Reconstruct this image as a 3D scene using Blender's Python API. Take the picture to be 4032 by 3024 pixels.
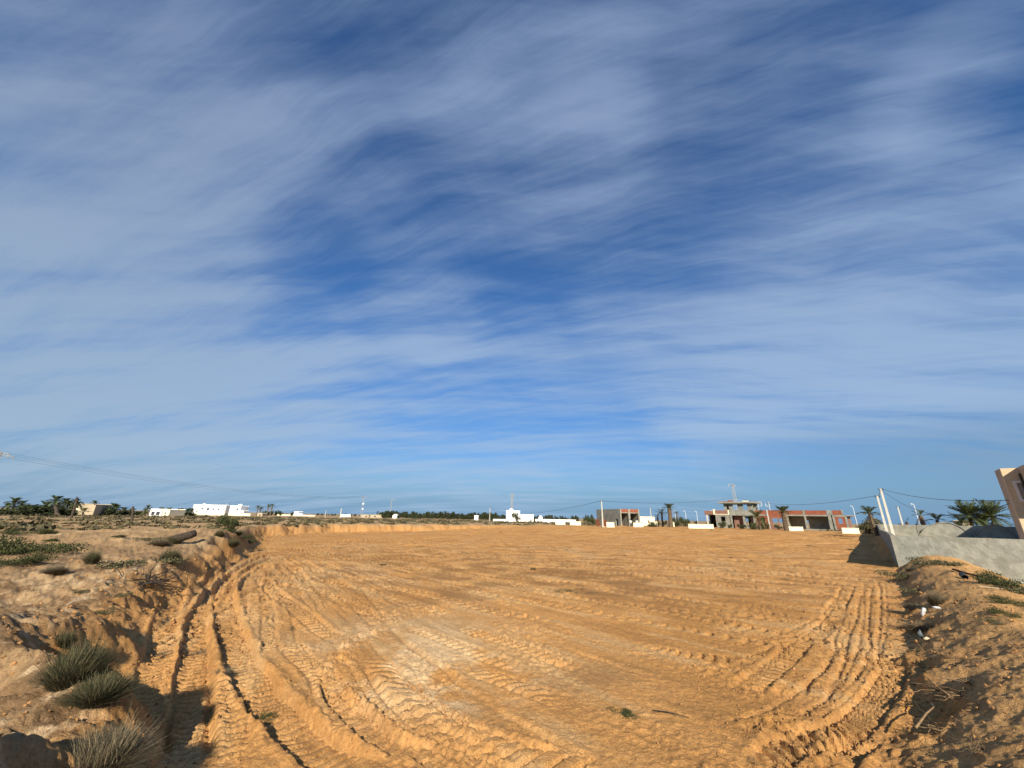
import bpy, bmesh, math, random
import numpy as np
from mathutils import Matrix, Vector
rad = math.radians
for o in list(bpy.data.objects): bpy.data.objects.remove(o)
scene = bpy.context.scene
COL = scene.collection

# ------------------------------------------------------------------ camera, world, sun, exposure
F, PW, PH, CAMZ = 1535.0, 4032, 3024, 2.4
PITCH, ROLL = math.atan(525 / F), 0.0188
fw = np.array([0, math.cos(PITCH), math.sin(PITCH)]); r0 = np.array([1., 0, 0]); u0 = np.cross(r0, fw)
CR = math.cos(ROLL) * r0 + math.sin(ROLL) * u0; CU = -math.sin(ROLL) * r0 + math.cos(ROLL) * u0
CAM = np.array([0, 0, CAMZ])
def ray(px, py):
    d = fw * F + CR * (px - PW / 2) - CU * (py - PH / 2); return d / np.linalg.norm(d)
def gp(px, py, z=0.0):                      # pixel -> point on level z
    d = ray(px, py); return CAM + d * ((z - CAMZ) / d[2])
def atY(px, py, Y):                         # pixel -> point at depth Y
    d = ray(px, py); return CAM + d * (Y / d[1])
def hit(px, py, A, B):                      # pixel -> (s, z) on the vertical plane through A, B
    d = ray(px, py); A = np.array(A, float); e = np.array(B, float) - A; n = np.array([e[1], -e[0]])
    p = CAM + d * ((n @ A) / (n @ d[:2])); return (p[:2] - A) @ e / np.linalg.norm(e), p[2]

cd = bpy.data.cameras.new('camera'); cam = bpy.data.objects.new('camera', cd); COL.objects.link(cam)
cd.sensor_width = 36; cd.lens = 36 * F / PW; cd.clip_start = .05; cd.clip_end = 20000
m = Matrix.Identity(4)
for i in range(3): m[i][0] = CR[i]; m[i][1] = CU[i]; m[i][2] = -fw[i]; m[i][3] = CAM[i]
cam.matrix_world = m; scene.camera = cam
scene.render.resolution_x, scene.render.resolution_y = 1024, 768
vs = scene.view_settings; vs.view_transform = 'Standard'; vs.look = 'None'; vs.gamma = 1; vs.exposure = 0.62

SKY = .066
SUN_AZ, SUN_EL = 177.0, 27.5                # clockwise from the viewing direction (+Y)
sl = bpy.data.lights.new('sun', 'SUN'); sl.energy = 5.0; sl.angle = rad(.53); sl.color = (1, .90, .74)
so = bpy.data.objects.new('sun', sl); COL.objects.link(so)
sd_ = Vector((math.sin(rad(SUN_AZ)) * math.cos(rad(SUN_EL)), math.cos(rad(SUN_AZ)) * math.cos(rad(SUN_EL)), math.sin(rad(SUN_EL))))
so.rotation_euler = (-sd_).to_track_quat('-Z', 'Y').to_euler(); so.location = (0, -20, 30)

class NT:                                    # tiny node helper
    def __init__(s, nt): s.t = nt; s.n = nt.nodes; s.l = nt.links
    def new(s, ty, **kw):
        n = s.n.new(ty)
        for k, v in kw.items():
            if k == 'inp':
                for kk, vv in v.items():
                    if hasattr(vv, 'node'): s.l.new(vv, n.inputs[kk])
                    else: n.inputs[kk].default_value = vv
            else: setattr(n, k, v)
        return n
    def math(s, op, a, b=0.0, c=0.0, clamp=False):
        return s.new('ShaderNodeMath', operation=op, use_clamp=clamp, inp={0: a, 1: b, 2: c}).outputs[0]
    def vmath(s, op, a, b=(0, 0, 0)):
        n = s.new('ShaderNodeVectorMath', operation=op, inp={0: a, 1: b}); return n.outputs[1] if op == 'DOT_PRODUCT' else n.outputs[0]
    def mix(s, f, a, b, mode='MIX'):
        n = s.new('ShaderNodeMix', data_type='RGBA', blend_type=mode, clamp_factor=True)
        for i, v in ((0, f), (6, a), (7, b)):
            if hasattr(v, 'node'): s.l.new(v, n.inputs[i])
            else: n.inputs[i].default_value = v if i == 0 else (*v[:3], 1)
        return n.outputs[2]
    def noise(s, vec, scale, detail=4, rough=.55, dist=0.0, typ=None):
        n = s.new('ShaderNodeTexNoise', inp={'Vector': vec, 'Scale': scale, 'Detail': detail, 'Roughness': rough, 'Distortion': dist})
        return n.outputs[0]
    def ramp(s, f, lo, hi):
        return s.new('ShaderNodeMapRange', interpolation_type='SMOOTHSTEP', inp={0: f, 1: lo, 2: hi, 3: 0.0, 4: 1.0}).outputs[0]

W = bpy.data.worlds.new('World'); scene.world = W; W.use_nodes = True
w = NT(W.node_tree); w.n.clear()
sky = w.new('ShaderNodeTexSky', sky_type='NISHITA', sun_disc=False, sun_elevation=rad(SUN_EL), sun_rotation=rad(SUN_AZ), air_density=1.0, dust_density=.6, ozone_density=2.2, altitude=0)
tc = w.new('ShaderNodeTexCoord'); dirv = w.vmath('NORMALIZE', tc.outputs['Generated'])
sx = w.new('ShaderNodeSeparateXYZ', inp={0: dirv})
elev = w.math('MAXIMUM', sx.outputs[2], 0.0)
zc = w.math('ADD', elev, .16)
u = w.math('DIVIDE', sx.outputs[0], zc); v = w.math('DIVIDE', sx.outputs[1], zc)
P0 = w.new('ShaderNodeCombineXYZ', inp={0: u, 1: v, 2: 0.0}).outputs[0]
wn = w.new('ShaderNodeTexNoise', inp={'Vector': P0, 'Scale': .8, 'Detail': 2}); wn2 = w.new('ShaderNodeTexNoise', inp={'Vector': P0, 'Scale': 3.5, 'Detail': 3})
warp = w.vmath('ADD', w.vmath('MULTIPLY', w.vmath('SUBTRACT', wn.outputs['Color'], (.5, .5, .5)), (.40, .26, 0)), w.vmath('MULTIPLY', w.vmath('SUBTRACT', wn2.outputs['Color'], (.5, .5, .5)), (.07, .07, 0)))
P1 = w.vmath('ADD', P0, warp)
def streak(ang, sa, scale, detail, rough, off):        # cirrus fibres: noise stretched along one direction of the cloud sheet
    mp = w.new('ShaderNodeMapping', inp={'Vector': P1, 'Rotation': (0, 0, rad(ang)), 'Location': off})
    return w.noise(w.vmath('MULTIPLY', mp.outputs[0], (sa, 1, 1)), scale, detail, rough, .15)
nA = streak(15, .11, 2.6, 10, .575, (3.1, 1.7, 0))
nB = streak(-2, .085, 4.0, 9, .575, (7.3, 4.2, 2))
nD = streak(24, .08, 11.0, 9, .66, (1.3, 9.2, 5))
nE = streak(-62, .2, 2.2, 9, .6, (5.3, 2.2, 9))
nC = w.noise(P0, .9, 4, .5, .2)
def cen(n, k): return w.math('MULTIPLY', w.math('SUBTRACT', n, .5), k)
acc = w.math('ADD', w.math('ADD', cen(nA, 1.75), cen(nB, 1.35)), w.math('ADD', w.math('ADD', cen(nD, .72), cen(nE, .55)), cen(nC, .35)))
acc = w.math('ADD', acc, .30)
def blob(px, py, inner, outer, amt):
    return w.math('MULTIPLY', w.ramp(w.vmath('DOT_PRODUCT', dirv, tuple(ray(px, py))), math.cos(rad(outer)), math.cos(rad(inner))), amt)
for q_ in [(100, 1200, 4, 36, .14), (100, 250, 4, 26, .10), (700, 1600, 4, 24, .16), (3800, 1150, 4, 26, .20), (3000, 1400, 4, 20, .18), (1700, 1220, 1, 10, .20), (2450, 1190, 1, 9, .12),
          (2330, 560, 1, 10, .16), (3730, 330, 1, 7, .24), (2500, 130, 3, 12, .12), (1250, 1020, 1, 8, -.20), (1500, 560, 2, 13, -.04),
          (3050, 650, 2, 12, -.08), (1350, 60, 2, 14, -.08), (3980, 430, 1, 7, -.22), (1150, 1290, 1, 6, -.16), (3400, 1990, 3, 14, -.28), (3750, 1770, 2, 12, .12), (2500, 1950, 3, 12, -.16), (2900, 250, 3, 13, -.06)]:
    acc = w.math('ADD', acc, blob(*q_))
acc = w.math('ADD', acc, w.math('MULTIPLY', w.math('MULTIPLY', w.ramp(elev, .02, .16), w.ramp(elev, .62, .25)), .16))
cov = w.ramp(acc, -.05, .98)
thin = w.math('MULTIPLY', cov, .80)
skyc = w.mix(1.0, sky.outputs[0], w.mix(w.ramp(elev, .0, .45), (.46, .64, .92), (.50, .89, 1.30)), 'MULTIPLY')
skyc = w.vmath('MULTIPLY', skyc, (SKY, SKY, SKY))
skyc = w.mix(w.math('MULTIPLY', w.ramp(elev, .13, .0), .75), skyc, (.11, .225, .38))
cloudc = w.mix(w.ramp(elev, .0, .85), (.255, .355, .485), (.205, .27, .40))
cloudc = w.mix(w.ramp(w.math('MULTIPLY', sx.outputs[0], -1.0), .15, .85), cloudc, w.mix(1.0, cloudc, (.98, .93, .87), 'MULTIPLY'))
lowr = w.math('MULTIPLY', w.math('MULTIPLY', w.ramp(sx.outputs[0], .35, .7), w.ramp(elev, .22, .10)), .65)      # greyer, thicker cloud low on the right
cloudc = w.mix(lowr, cloudc, (.10, .18, .275))
full = w.mix(thin, skyc, cloudc)
bg = w.new('ShaderNodeBackground', inp={0: full, 1: 1.0})
w.l.new(bg.outputs[0], w.new('ShaderNodeOutputWorld').inputs[0])

# ------------------------------------------------------------------ small tools
def tag(o, label=None, cat=None, group=None, kind=None):
    for k, val in (('label', label), ('category', cat), ('group', group), ('kind', kind)):
        if val: o[k] = val
    if cat and not kind: o['kind'] = 'thing'
    return o
def link(name, me, parent=None, loc=None, rot=None, scale=None):
    o = bpy.data.objects.new(name, me); COL.objects.link(o)
    if parent: o.parent = parent
    if loc is not None: o.location = tuple(float(c) for c in loc)
    if rot is not None: o.rotation_euler = rot
    if scale is not None: o.scale = scale
    return o
def empty(name, loc, rz=0.0, label=None, cat=None, group=None, scale=1.0):
    o = link(name, None, None, loc, (0, 0, rz), (scale,) * 3); o.empty_display_size = .2
    return tag(o, label, cat, group)
class MB:
    def __init__(s): s.v = []; s.f = []
    def box(s, x0, x1, y0, y1, z0, z1, top=None):
        b = len(s.v); tx0, tx1, ty0, ty1 = top or (x0, x1, y0, y1)
        s.v += [(x0, y0, z0), (x1, y0, z0), (x1, y1, z0), (x0, y1, z0), (tx0, ty0, z1), (tx1, ty0, z1), (tx1, ty1, z1), (tx0, ty1, z1)]
        s.f += [tuple(b + i for i in q) for q in ((3, 2, 1, 0), (4, 5, 6, 7), (0, 1, 5, 4), (1, 2, 6, 5), (2, 3, 7, 6), (3, 0, 4, 7))]; return s
    def tube(s, pts, r, n=6, cap=True):
        pts = [Vector(p) for p in pts]; rs = r if hasattr(r, '__len__') else [r] * len(pts); b = len(s.v)
        for i, p in enumerate(pts):
            t = (pts[min(i + 1, len(pts) - 1)] - pts[max(i - 1, 0)]).normalized()
            a = t.cross(Vector((0, 0, 1)) if abs(t.z) < .9 else Vector((1, 0, 0))).normalized(); c = t.cross(a)
            for k in range(n):
                th = 2 * math.pi * k / n; s.v.append(tuple(p + (a * math.cos(th) + c * math.sin(th)) * rs[i]))
        for i in range(len(pts) - 1):
            for k in range(n): s.f.append((b + i * n + k, b + i * n + (k + 1) % n, b + (i + 1) * n + (k + 1) % n, b + (i + 1) * n + k))
        if cap: s.f.append(tuple(b + k for k in range(n))[::-1]); e = b + (len(pts) - 1) * n; s.f.append(tuple(e + k for k in range(n)))
        return s
    def prism(s, poly, y0, y1):                # poly in (x,z), extruded over y
        b = len(s.v); n = len(poly)
        s.v += [(x, y0, z) for x, z in poly] + [(x, y1, z) for x, z in poly]
        s.f.append(tuple(b + i for i in range(n))); s.f.append(tuple(b + n + i for i in range(n))[::-1])
        for i in range(n): j = (i + 1) % n; s.f.append((b + j, b + i, b + n + i, b + n + j))
        return s
    def dome(s, c, r, h, nu=12, nv=5):
        b = len(s.v)
        for j in range(nv):
            a = j / nv * math.pi / 2
            for k in range(nu):
                th = 2 * math.pi * k / nu; s.v.append((c[0] + r * math.cos(a) * math.cos(th), c[1] + r * math.cos(a) * math.sin(th), c[2] + h * math.sin(a)))
        s.v.append((c[0], c[1], c[2] + h)); t = len(s.v) - 1
        for j in range(nv - 1):
            for k in range(nu): s.f.append((b + j * nu + k, b + j * nu + (k + 1) % nu, b + (j + 1) * nu + (k + 1) % nu, b + (j + 1) * nu + k))
        for k in range(nu): s.f.append((b + (nv - 1) * nu + k, b + (nv - 1) * nu + (k + 1) % nu, t))
        return s
    def wall(s, x0, x1, z0, z1, y0, y1, holes=()):   # a wall along x with rectangular openings
        xs = sorted({x0, x1, *[h[0] for h in holes], *[h[1] for h in holes]})
        for a, b in zip(xs[:-1], xs[1:]):
            hs = sorted([(h[2], h[3]) for h in holes if h[0] <= a + 1e-6 and h[1] >= b - 1e-6]); z = z0
            for h0, h1 in hs:
                if h0 > z: s.box(a, b, y0, y1, z, h0)
                z = h1
            if z < z1: s.box(a, b, y0, y1, z, z1)
        return s
    def mesh(s, name, mat, smooth=False):
        me = bpy.data.meshes.new(name); me.from_pydata(s.v, [], s.f); me.materials.append(mat)
        if smooth: me.polygons.foreach_set('use_smooth', [True] * len(me.polygons))
        me.update(); return me
    def build(s, name, mat, parent=None, smooth=False, loc=None, rot=None):
        return link(name, s.mesh(name, mat, smooth), parent, loc, rot)

# ------------------------------------------------------------------ materials
def mat(name, col, rough=.9, var=.25, scale=3.0, bump=.0, bscale=20., col2=None, island=0.0, tint=None, spec=.2, trans=False, bdist=.02):
    M = bpy.data.materials.new(name); M.use_nodes = True; t = NT(M.node_tree); bs = t.n['Principled BSDF']
    geo = t.new('ShaderNodeTexCoord').outputs['Object']
    n = t.noise(geo, scale, 6, .6)
    c2 = col2 or tuple(c * (1 - var) for c in col)
    c = t.mix(t.ramp(n, .35, .68), col, c2)
    if island:
        ri = t.new('ShaderNodeNewGeometry').outputs['Random Per Island']
        c = t.mix(1.0, c, t.new('ShaderNodeCombineXYZ', inp={0: t.math('MULTIPLY_ADD', ri, island, 1 - island / 2), 1: t.math('MULTIPLY_ADD', ri, island * .8, 1 - island * .4), 2: t.math('MULTIPLY_ADD', ri, island * .6, 1 - island * .3)}).outputs[0], 'MULTIPLY')
    if tint: c = t.mix(t.ramp(t.new('ShaderNodeNewGeometry').outputs['Random Per Island'], .62, .9), c, tint)
    t.l.new(c, bs.inputs['Base Color']); bs.inputs['Roughness'].default_value = rough
    bs.inputs['Specular IOR Level'].default_value = spec
    if bump:
        bn = t.new('ShaderNodeBump', inp={'Strength': bump, 'Distance': bdist, 'Height': t.noise(geo, bscale, 5, .6)})
        t.l.new(bn.outputs[0], bs.inputs['Normal'])
    return M
def brick_mat(name, c1, c2, mortar):
    M = bpy.data.materials.new(name); M.use_nodes = True; t = NT(M.node_tree); bs = t.n['Principled BSDF']
    ob = t.new('ShaderNodeTexCoord').outputs['Object']; s3 = t.new('ShaderNodeSeparateXYZ', inp={0: ob})
    vec = t.new('ShaderNodeCombineXYZ', inp={0: t.math('ADD', s3.outputs[0], s3.outputs[1]), 1: s3.outputs[2], 2: 0.0}).outputs[0]
    b = t.new('ShaderNodeTexBrick', inp={'Vector': vec, 'Color1': (*c1, 1), 'Color2': (*c2, 1), 'Mortar': (*mortar, 1), 'Scale': 1.0, 'Mortar Size': .012, 'Brick Width': .3, 'Row Height': .2})
    c = t.mix(t.ramp(t.noise(ob, 1.4, 5), .4, .75), b.outputs[0], tuple(x * .62 for x in c1))
    t.l.new(c, bs.inputs['Base Color']); bs.inputs['Roughness'].default_value = .95
    bn = t.new('ShaderNodeBump', inp={'Strength': .5, 'Distance': .01, 'Height': t.math('SUBTRACT', 1.0, b.outputs[1])}); t.l.new(bn.outputs[0], bs.inputs['Normal'])
    return M
M = dict(
    concrete=mat('concrete', (.29, .285, .235), var=.35, scale=1.1, bump=.4, bscale=9, col2=(.19, .185, .155)),
    plaster=mat('rough_plaster', (.27, .275, .235), scale=2.2, bump=1.0, bscale=7, col2=(.185, .188, .158), bdist=.04),
    plaster2=mat('smooth_plaster', (.29, .285, .235), scale=1.3, bump=.4, bscale=12, col2=(.20, .195, .16)),
    white=mat('white_paint', (.82, .81, .77), var=.06, scale=.7),
    cream=mat('cream_paint', (.80, .72, .50), var=.08, scale=1.5, bump=.15),
    beige=mat('beige_render', (.42, .345, .235), var=.15, scale=.8),
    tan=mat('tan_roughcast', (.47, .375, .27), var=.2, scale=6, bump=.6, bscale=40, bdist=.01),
    tanlit=mat('sunlit_roughcast', (.60, .47, .30), var=.12, scale=6, bump=.4, bscale=40, bdist=.01),  # same tan roughcast, sunlight put into a paler colour
    brick=brick_mat('hollow_brick', (.30, .085, .040), (.235, .065, .032), (.22, .125, .08)),
    pinkbrick=brick_mat('dusty_brick', (.27, .135, .092), (.22, .105, .072), (.25, .19, .145)),
    dark=mat('dark_metal', (.03, .03, .03), rough=.5, spec=.5),
    metal=mat('galvanised_steel', (.33, .33, .32), rough=.55, var=.2, spec=.4),
    polec=mat('pale_concrete_pole', (.58, .55, .47), var=.18, scale=1.2),
    wire=mat('cable', (.05, .05, .055), rough=.6),
    glass=mat('dark_window_glass', (.05, .06, .07), rough=.15, spec=.6),
    blind=mat('grey_shutter', (.42, .40, .36), rough=.7, var=.1),
    frame=mat('white_window_frame', (.70, .68, .62), rough=.6, var=.05),
    trunk=mat('palm_trunk', (.16, .115, .075), var=.5, scale=7, bump=.9, bscale=14, bdist=.04),
    deadtrunk=mat('dead_palm_trunk', (.085, .065, .048), var=.5, scale=6, bump=.9, bscale=12, bdist=.05),
    frond=mat('palm_frond', (.085, .105, .035), var=.4, scale=1.5, island=.8, spec=.3, rough=.6),
    drydrond=mat('dry_frond', (.23, .17, .095), var=.4, scale=2, island=.7),
    tree=mat('dark_foliage', (.040, .048, .020), var=.45, scale=.6, island=.9),
    shrub=mat('green_shrub', (.062, .072, .026), var=.45, scale=2, island=1.0),
    olive=mat('olive_blades', (.075, .075, .034), var=.5, scale=3, island=1.2, tint=(.21, .17, .09)),
    straw=mat('grey_dry_blades', (.15, .12, .07), var=.5, scale=3, island=1.2, tint=(.30, .24, .15)),
    root=mat('dry_root', (.24, .16, .085), var=.5, scale=8, island=.8),
    darkroot=mat('dark_root', (.055, .045, .035), var=.4, scale=8, island=.6),
    rust=mat('rusty_iron', (.16, .055, .025), var=.4, scale=9),
    litter=mat('white_plastic', (.52, .52, .51), rough=.45, var=.1, spec=.5),
    blue=mat('bluegrey_plastic', (.16, .21, .24), rough=.45, var=.2, spec=.5),
    stone=mat('pale_stone', (.60, .50, .33), var=.3, scale=9, bump=.5, bscale=30),
    clod=mat('sand_clod', (.36, .19, .072), var=.3, scale=5, bump=.6, bscale=40, island=.4),
    cloth=mat('white_cloth', (.66, .63, .58), var=.1), navy=mat('dark_cloth', (.03, .03, .035)), skin=mat('skin', (.25, .13, .08)),
)

# ------------------------------------------------------------------ ground: noise, field outline, tracks, height
_rng = np.random.RandomState(7); _perm = _rng.permutation(256).astype(np.int32); _perm = np.concatenate([_perm, _perm, _perm])
_ga = _rng.rand(256) * 2 * np.pi; _gx = np.cos(_ga).astype(np.float32); _gy = np.sin(_ga).astype(np.float32)
def per(x, y, s=0):
    x = np.asarray(x, np.float64) + 31.7 * s + 1000; y = np.asarray(y, np.float64) + 17.3 * s + 1000
    xi = np.floor(x).astype(np.int64); yi = np.floor(y).astype(np.int64); xf = (x - xi).astype(np.float32); yf = (y - yi).astype(np.float32)
    xi &= 255; yi &= 255
    def g(ix, iy, fx, fy):
        h = _perm[_perm[ix & 255] + (iy & 255)]; return _gx[h] * fx + _gy[h] * fy
    uu = xf * xf * xf * (xf * (xf * 6 - 15) + 10); vv = yf * yf * yf * (yf * (yf * 6 - 15) + 10)
    a = g(xi, yi, xf, yf); b = g(xi + 1, yi, xf - 1, yf); c = g(xi, yi + 1, xf, yf - 1); d = g(xi + 1, yi + 1, xf - 1, yf - 1)
    return (a + uu * (b - a)) * (1 - vv) + (c + uu * (d - c)) * vv
def fbm(x, y, oct=4, s=0, g=.5):
    r = 0; a = 1.0
    for i in range(oct): r = r + a * per(x * 2 ** i, y * 2 ** i, s + i * 3); a *= g
    return r
def sst(a, b, x):
    t = np.clip((x - a) / (b - a), 0, 1); return t * t * (3 - 2 * t)

FIELD = [tuple(gp(*p)[:2]) for p in [(540, 3024), (480, 2700), (560, 2500), (680, 2400), (780, 2300), (930, 2200), (1010, 2150)]]
FIELD += [(-27, 46), (-24, 58), (-10, 70), (0, 77), (15, 86), (40, 100), (60, 90), (60, 69)]
KW, EW = np.array([22.5, 24.4]), np.array([61., 68.5])
FIELD += [(22.0, 24.4)] + [tuple(gp(*p)[:2]) for p in [(3514, 2287), (3540, 2358), (3530, 2460), (3560, 2480), (3540, 2578), (3524, 2695), (3565, 2767), (3463, 3013)]]
FIELD += [(2.4, 3.4), (0, 2.9), (-2.4, 3.4)]
FIELD = np.array(FIELD)
def field_sd(X, Y):
    d = np.full(X.shape, 1e9); inside = np.zeros(X.shape, bool); n = len(FIELD)
    for i in range(n):
        a = FIELD[i]; b = FIELD[(i + 1) % n]; e = b - a
        t = np.clip(((X - a[0]) * e[0] + (Y - a[1]) * e[1]) / (e @ e), 0, 1)
        d = np.minimum(d, (X - a[0] - t * e[0]) ** 2 + (Y - a[1] - t * e[1]) ** 2)
        c = ((a[1] > Y) != (b[1] > Y)) & (X < (b[0] - a[0]) * (Y - a[1]) / (b[1] - a[1] + 1e-12) + a[0]); inside ^= c
    d = np.sqrt(d); return np.where(inside, d, -d)

TRK = []   # (world polyline, half width, depth, berm, lug height, lug pitch, style)
def spline(P, n=14):
    P = np.array(P, float); Q = np.vstack([2 * P[0] - P[1], P, 2 * P[-1] - P[-2]]); out = []
    for i in range(1, len(Q) - 2):
        for t in np.linspace(0, 1, n, endpoint=False):
            out.append(.5 * (2 * Q[i] + (Q[i + 1] - Q[i - 1]) * t + (2 * Q[i - 1] - 5 * Q[i] + 4 * Q[i + 1] - Q[i + 2]) * t * t + (3 * Q[i] - Q[i - 1] - 3 * Q[i + 1] + Q[i + 2]) * t ** 3))
    out.append(P[-1]); return np.array(out)
def trk(pts, w, d, berm, lug, pitch, style='bar'):
    TRK.append((spline([gp(*p)[:2] for p in pts], 8), w, d, berm, lug, pitch, style))
trk([(905, 2250), (885, 2310), (886, 2362), (902, 2470), (930, 2545), (959, 2617), (1004, 2685), (1067, 2762), (1135, 2839), (1207, 2902), (1275, 2947), (1334, 2992), (1390, 3024), (1440, 3060)], .26, .13, .07, .035, .16)
trk([(1298, 2640), (1316, 2703), (1347, 2757), (1420, 2830), (1488, 2884), (1578, 2929), (1669, 2952), (1736, 2992), (1782, 3024), (1850, 3070)], .17, .10, .06, .02, .2)
trk([(1483, 2590), (1510, 2649), (1556, 2703), (1623, 2766), (1714, 2834), (1804, 2884), (1875, 2905), (1974, 2942), (2073, 2977), (2198, 3002), (2297, 3022), (2420, 3050)], .24, .05, .035, .085, .24, 'diag')
trk([(1388, 2640), (1488, 2744), (1623, 2834), (1759, 2902), (1900, 2970), (2000, 3015), (2100, 3060)], .20, .05, .03, .015, .1)
trk([(1022, 2267), (1081, 2294), (1189, 2316), (1271, 2334), (1334, 2366), (1442, 2407), (1551, 2452)], .22, .04, .03, .07, .3)
trk([(1026, 2271), (1081, 2334), (1153, 2389), (1216, 2438), (1275, 2488), (1352, 2520)], .22, .05, .04, .06, .24)
trk([(1067, 2253), (1153, 2262), (1284, 2289), (1388, 2316), (1488, 2334), (1578, 2362), (1669, 2393), (1800, 2430)], .24, .04, .03, .07, .35)
trk([(1100, 2230), (1250, 2250), (1433, 2276), (1533, 2312), (1646, 2334), (1759, 2362), (1950, 2410), (2200, 2450)], .26, .04, .03, .075, .36)
trk([(1036, 2289), (1049, 2362), (1058, 2452), (1066, 2560), (1067, 2617)], .15, .035, .02, .045, .15)
trk([(700, 2330), (660, 2420), (640, 2520), (610, 2650), (585, 2800), (575, 2900), (560, 3024), (550, 3060)], .22, .08, .05, .05, .17)
trk([(860, 2300), (800, 2400), (775, 2480), (765, 2600), (760, 2750), (745, 2900), (720, 3024), (710, 3060)], .22, .14, .06, .05, .15)
trk([(905, 2640), (905, 2760), (900, 2860), (885, 2970), (860, 3024), (850, 3060)], .22, .05, .04, .065, .15)
for pts in ([(770, 2345), (830, 2285), (900, 2235), (985, 2190), (1070, 2165)], [(800, 2375), (850, 2315), (910, 2262), (1000, 2207), (1076, 2178)], [(860, 2370), (900, 2305), (960, 2255), (1030, 2215), (1085, 2192)], [(820, 2270), (900, 2216), (980, 2175), (1060, 2152)]):
    trk(pts, .15, .12, .07, .012, .2)
trk([(980, 2330), (990, 2290), (1010, 2262), (1055, 2225)], .3, .10, .05, .02, .2)
trk([(1100, 2205), (1160, 2240), (1200, 2290)], .2, .06, .04, .03, .3); trk([(1150, 2190), (1230, 2230), (1260, 2260)], .2, .06, .04, .03, .3)
trk([(1850, 2625), (1890, 2649), (1999, 2684), (2098, 2718), (2170, 2750), (2260, 2800)], .2, .03, .03, .075, .2, 'diag')
trk([(1899, 2758), (2024, 2828), (2198, 2927), (2347, 2997), (2420, 3040)], .05, .05, .02, .01, .2)
trk([(2213, 2549), (2421, 2619), (2496, 2644), (2650, 2680)], .05, .045, .02, .01, .2); trk([(2058, 2569), (2247, 2639), (2330, 2670)], .06, .04, .02, .01, .2)
trk([(1600, 2460), (1641, 2477), (1759, 2522), (1849, 2558), (1950, 2600), (2080, 2650)], .2, .03, .02, .06, .2)
trk([(1790, 2465), (1900, 2500), (2050, 2548), (2200, 2600), (2350, 2640)], .2, .025, .02, .06, .21); trk([(1120, 2520), (1200, 2600), (1260, 2650), (1290, 2720), (1330, 2800)], .2, .03, .02, .05, .18)
trk([(1560, 2505), (1640, 2560), (1760, 2640), (1850, 2720), (1960, 2790)], .05, .05, .025, .01, .2); trk([(2500, 2530), (2650, 2570), (2850, 2600), (3000, 2610)], .18, .025, .02, .05, .2)
# right-hand ruts
trk([(3330, 2312), (3320, 2348), (3294, 2389), (3263, 2450), (3207, 2512), (3166, 2527), (3105, 2588), (2977, 2690), (2900, 2737)], .2, .05, .03, .06, .2)
for pts in ([(3363, 2297), (3355, 2338), (3335, 2379), (3325, 2425), (3294, 2491), (3279, 2568), (3217, 2655), (3161, 2737), (3146, 2772)],
            [(3396, 2328), (3381, 2368), (3371, 2435), (3350, 2486), (3340, 2517), (3309, 2634), (3268, 2716), (3258, 2778)],
            [(3432, 2307), (3422, 2384), (3417, 2450), (3425, 2540), (3417, 2588), (3381, 2655), (3345, 2721)],
            [(3450, 2276), (3465, 2328), (3465, 2409), (3458, 2512), (3450, 2560), (3412, 2640)]):
    trk(pts, .034, .05, .008, .006, .2)
trk([(3500, 2560), (3514, 2655), (3473, 2726), (3412, 2798), (3350, 2859), (3207, 2911), (3079, 2967), (3002, 3013), (2960, 3050)], .2, .09, .05, .08, .17, 'diag')
trk([(3440, 2880), (3401, 2905), (3360, 2936), (3268, 3003), (3230, 3040)], .16, .12, .07, .03, .17)
for pts in ([(3480, 2290), (3492, 2400), (3480, 2520), (3440, 2620), (3370, 2720), (3280, 2800), (3150, 2870), (2980, 2930)], [(3400, 2290), (3400, 2400), (3385, 2520), (3350, 2620), (3300, 2700), (3200, 2790), (3050, 2850)],
            [(3310, 2300), (3290, 2370), (3240, 2440), (3150, 2500), (3020, 2560), (2860, 2610)], [(3300, 2340), (3230, 2420), (3120, 2480), (2960, 2530), (2760, 2560)], [(3345, 2440), (3310, 2540), (3240, 2640), (3120, 2740), (2980, 2810), (2800, 2860)]):
    trk(pts, .028, .035, .004, .01, .18)
# fainter passes fanning out from the far left corner
FC = np.array([-19.5, 33.0]); rr_ = random.Random(5)
for i in range(46):
    a = rad(rr_.uniform(86, 146)); d = rr_.uniform(-.02, .02); r1 = rr_.uniform(5, 22); r2 = r1 + rr_.uniform(6, 26)
    cp = lambda r: FC + r * np.array([math.sin(a + d * (r - r1) * .5), math.cos(a + d * (r - r1) * .5)])
    while r2 - r1 > 3 and (np.hypot(*cp(r2)) < 9.5 or np.hypot(*cp((r1 + r2) / 2)) < 9.5): r2 -= 1
    pts = [FC + r * np.array([math.sin(a + d * (r - r1) * .5), math.cos(a + d * (r - r1) * .5)]) for r in np.linspace(r1, r2, 5)]
    TRK.append((spline(pts, 6), rr_.uniform(.16, .26), rr_.uniform(.02, .045), .02, rr_.uniform(.03, .055), rr_.uniform(.26, .4), 'bar'))
CLOD = [(spline([gp(*p)[:2] for p in q], 8), wd) for q, wd in (
    ([(1334, 2694), (1307, 2649), (1334, 2604), (1388, 2531), (1465, 2491), (1551, 2452), (1605, 2434), (1668, 2411), (1727, 2389), (1850, 2375)], .22),
    ([(1334, 2694), (1380, 2740), (1470, 2800), (1560, 2860)], .15), ([(1620, 2690), (1700, 2760), (1800, 2820), (1900, 2860)], .08),
    ([(2900, 2900), (3050, 2870), (3200, 2850), (3300, 2850)], .35), ([(3080, 3024), (3250, 2960), (3420, 2900)], .25))]
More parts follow.
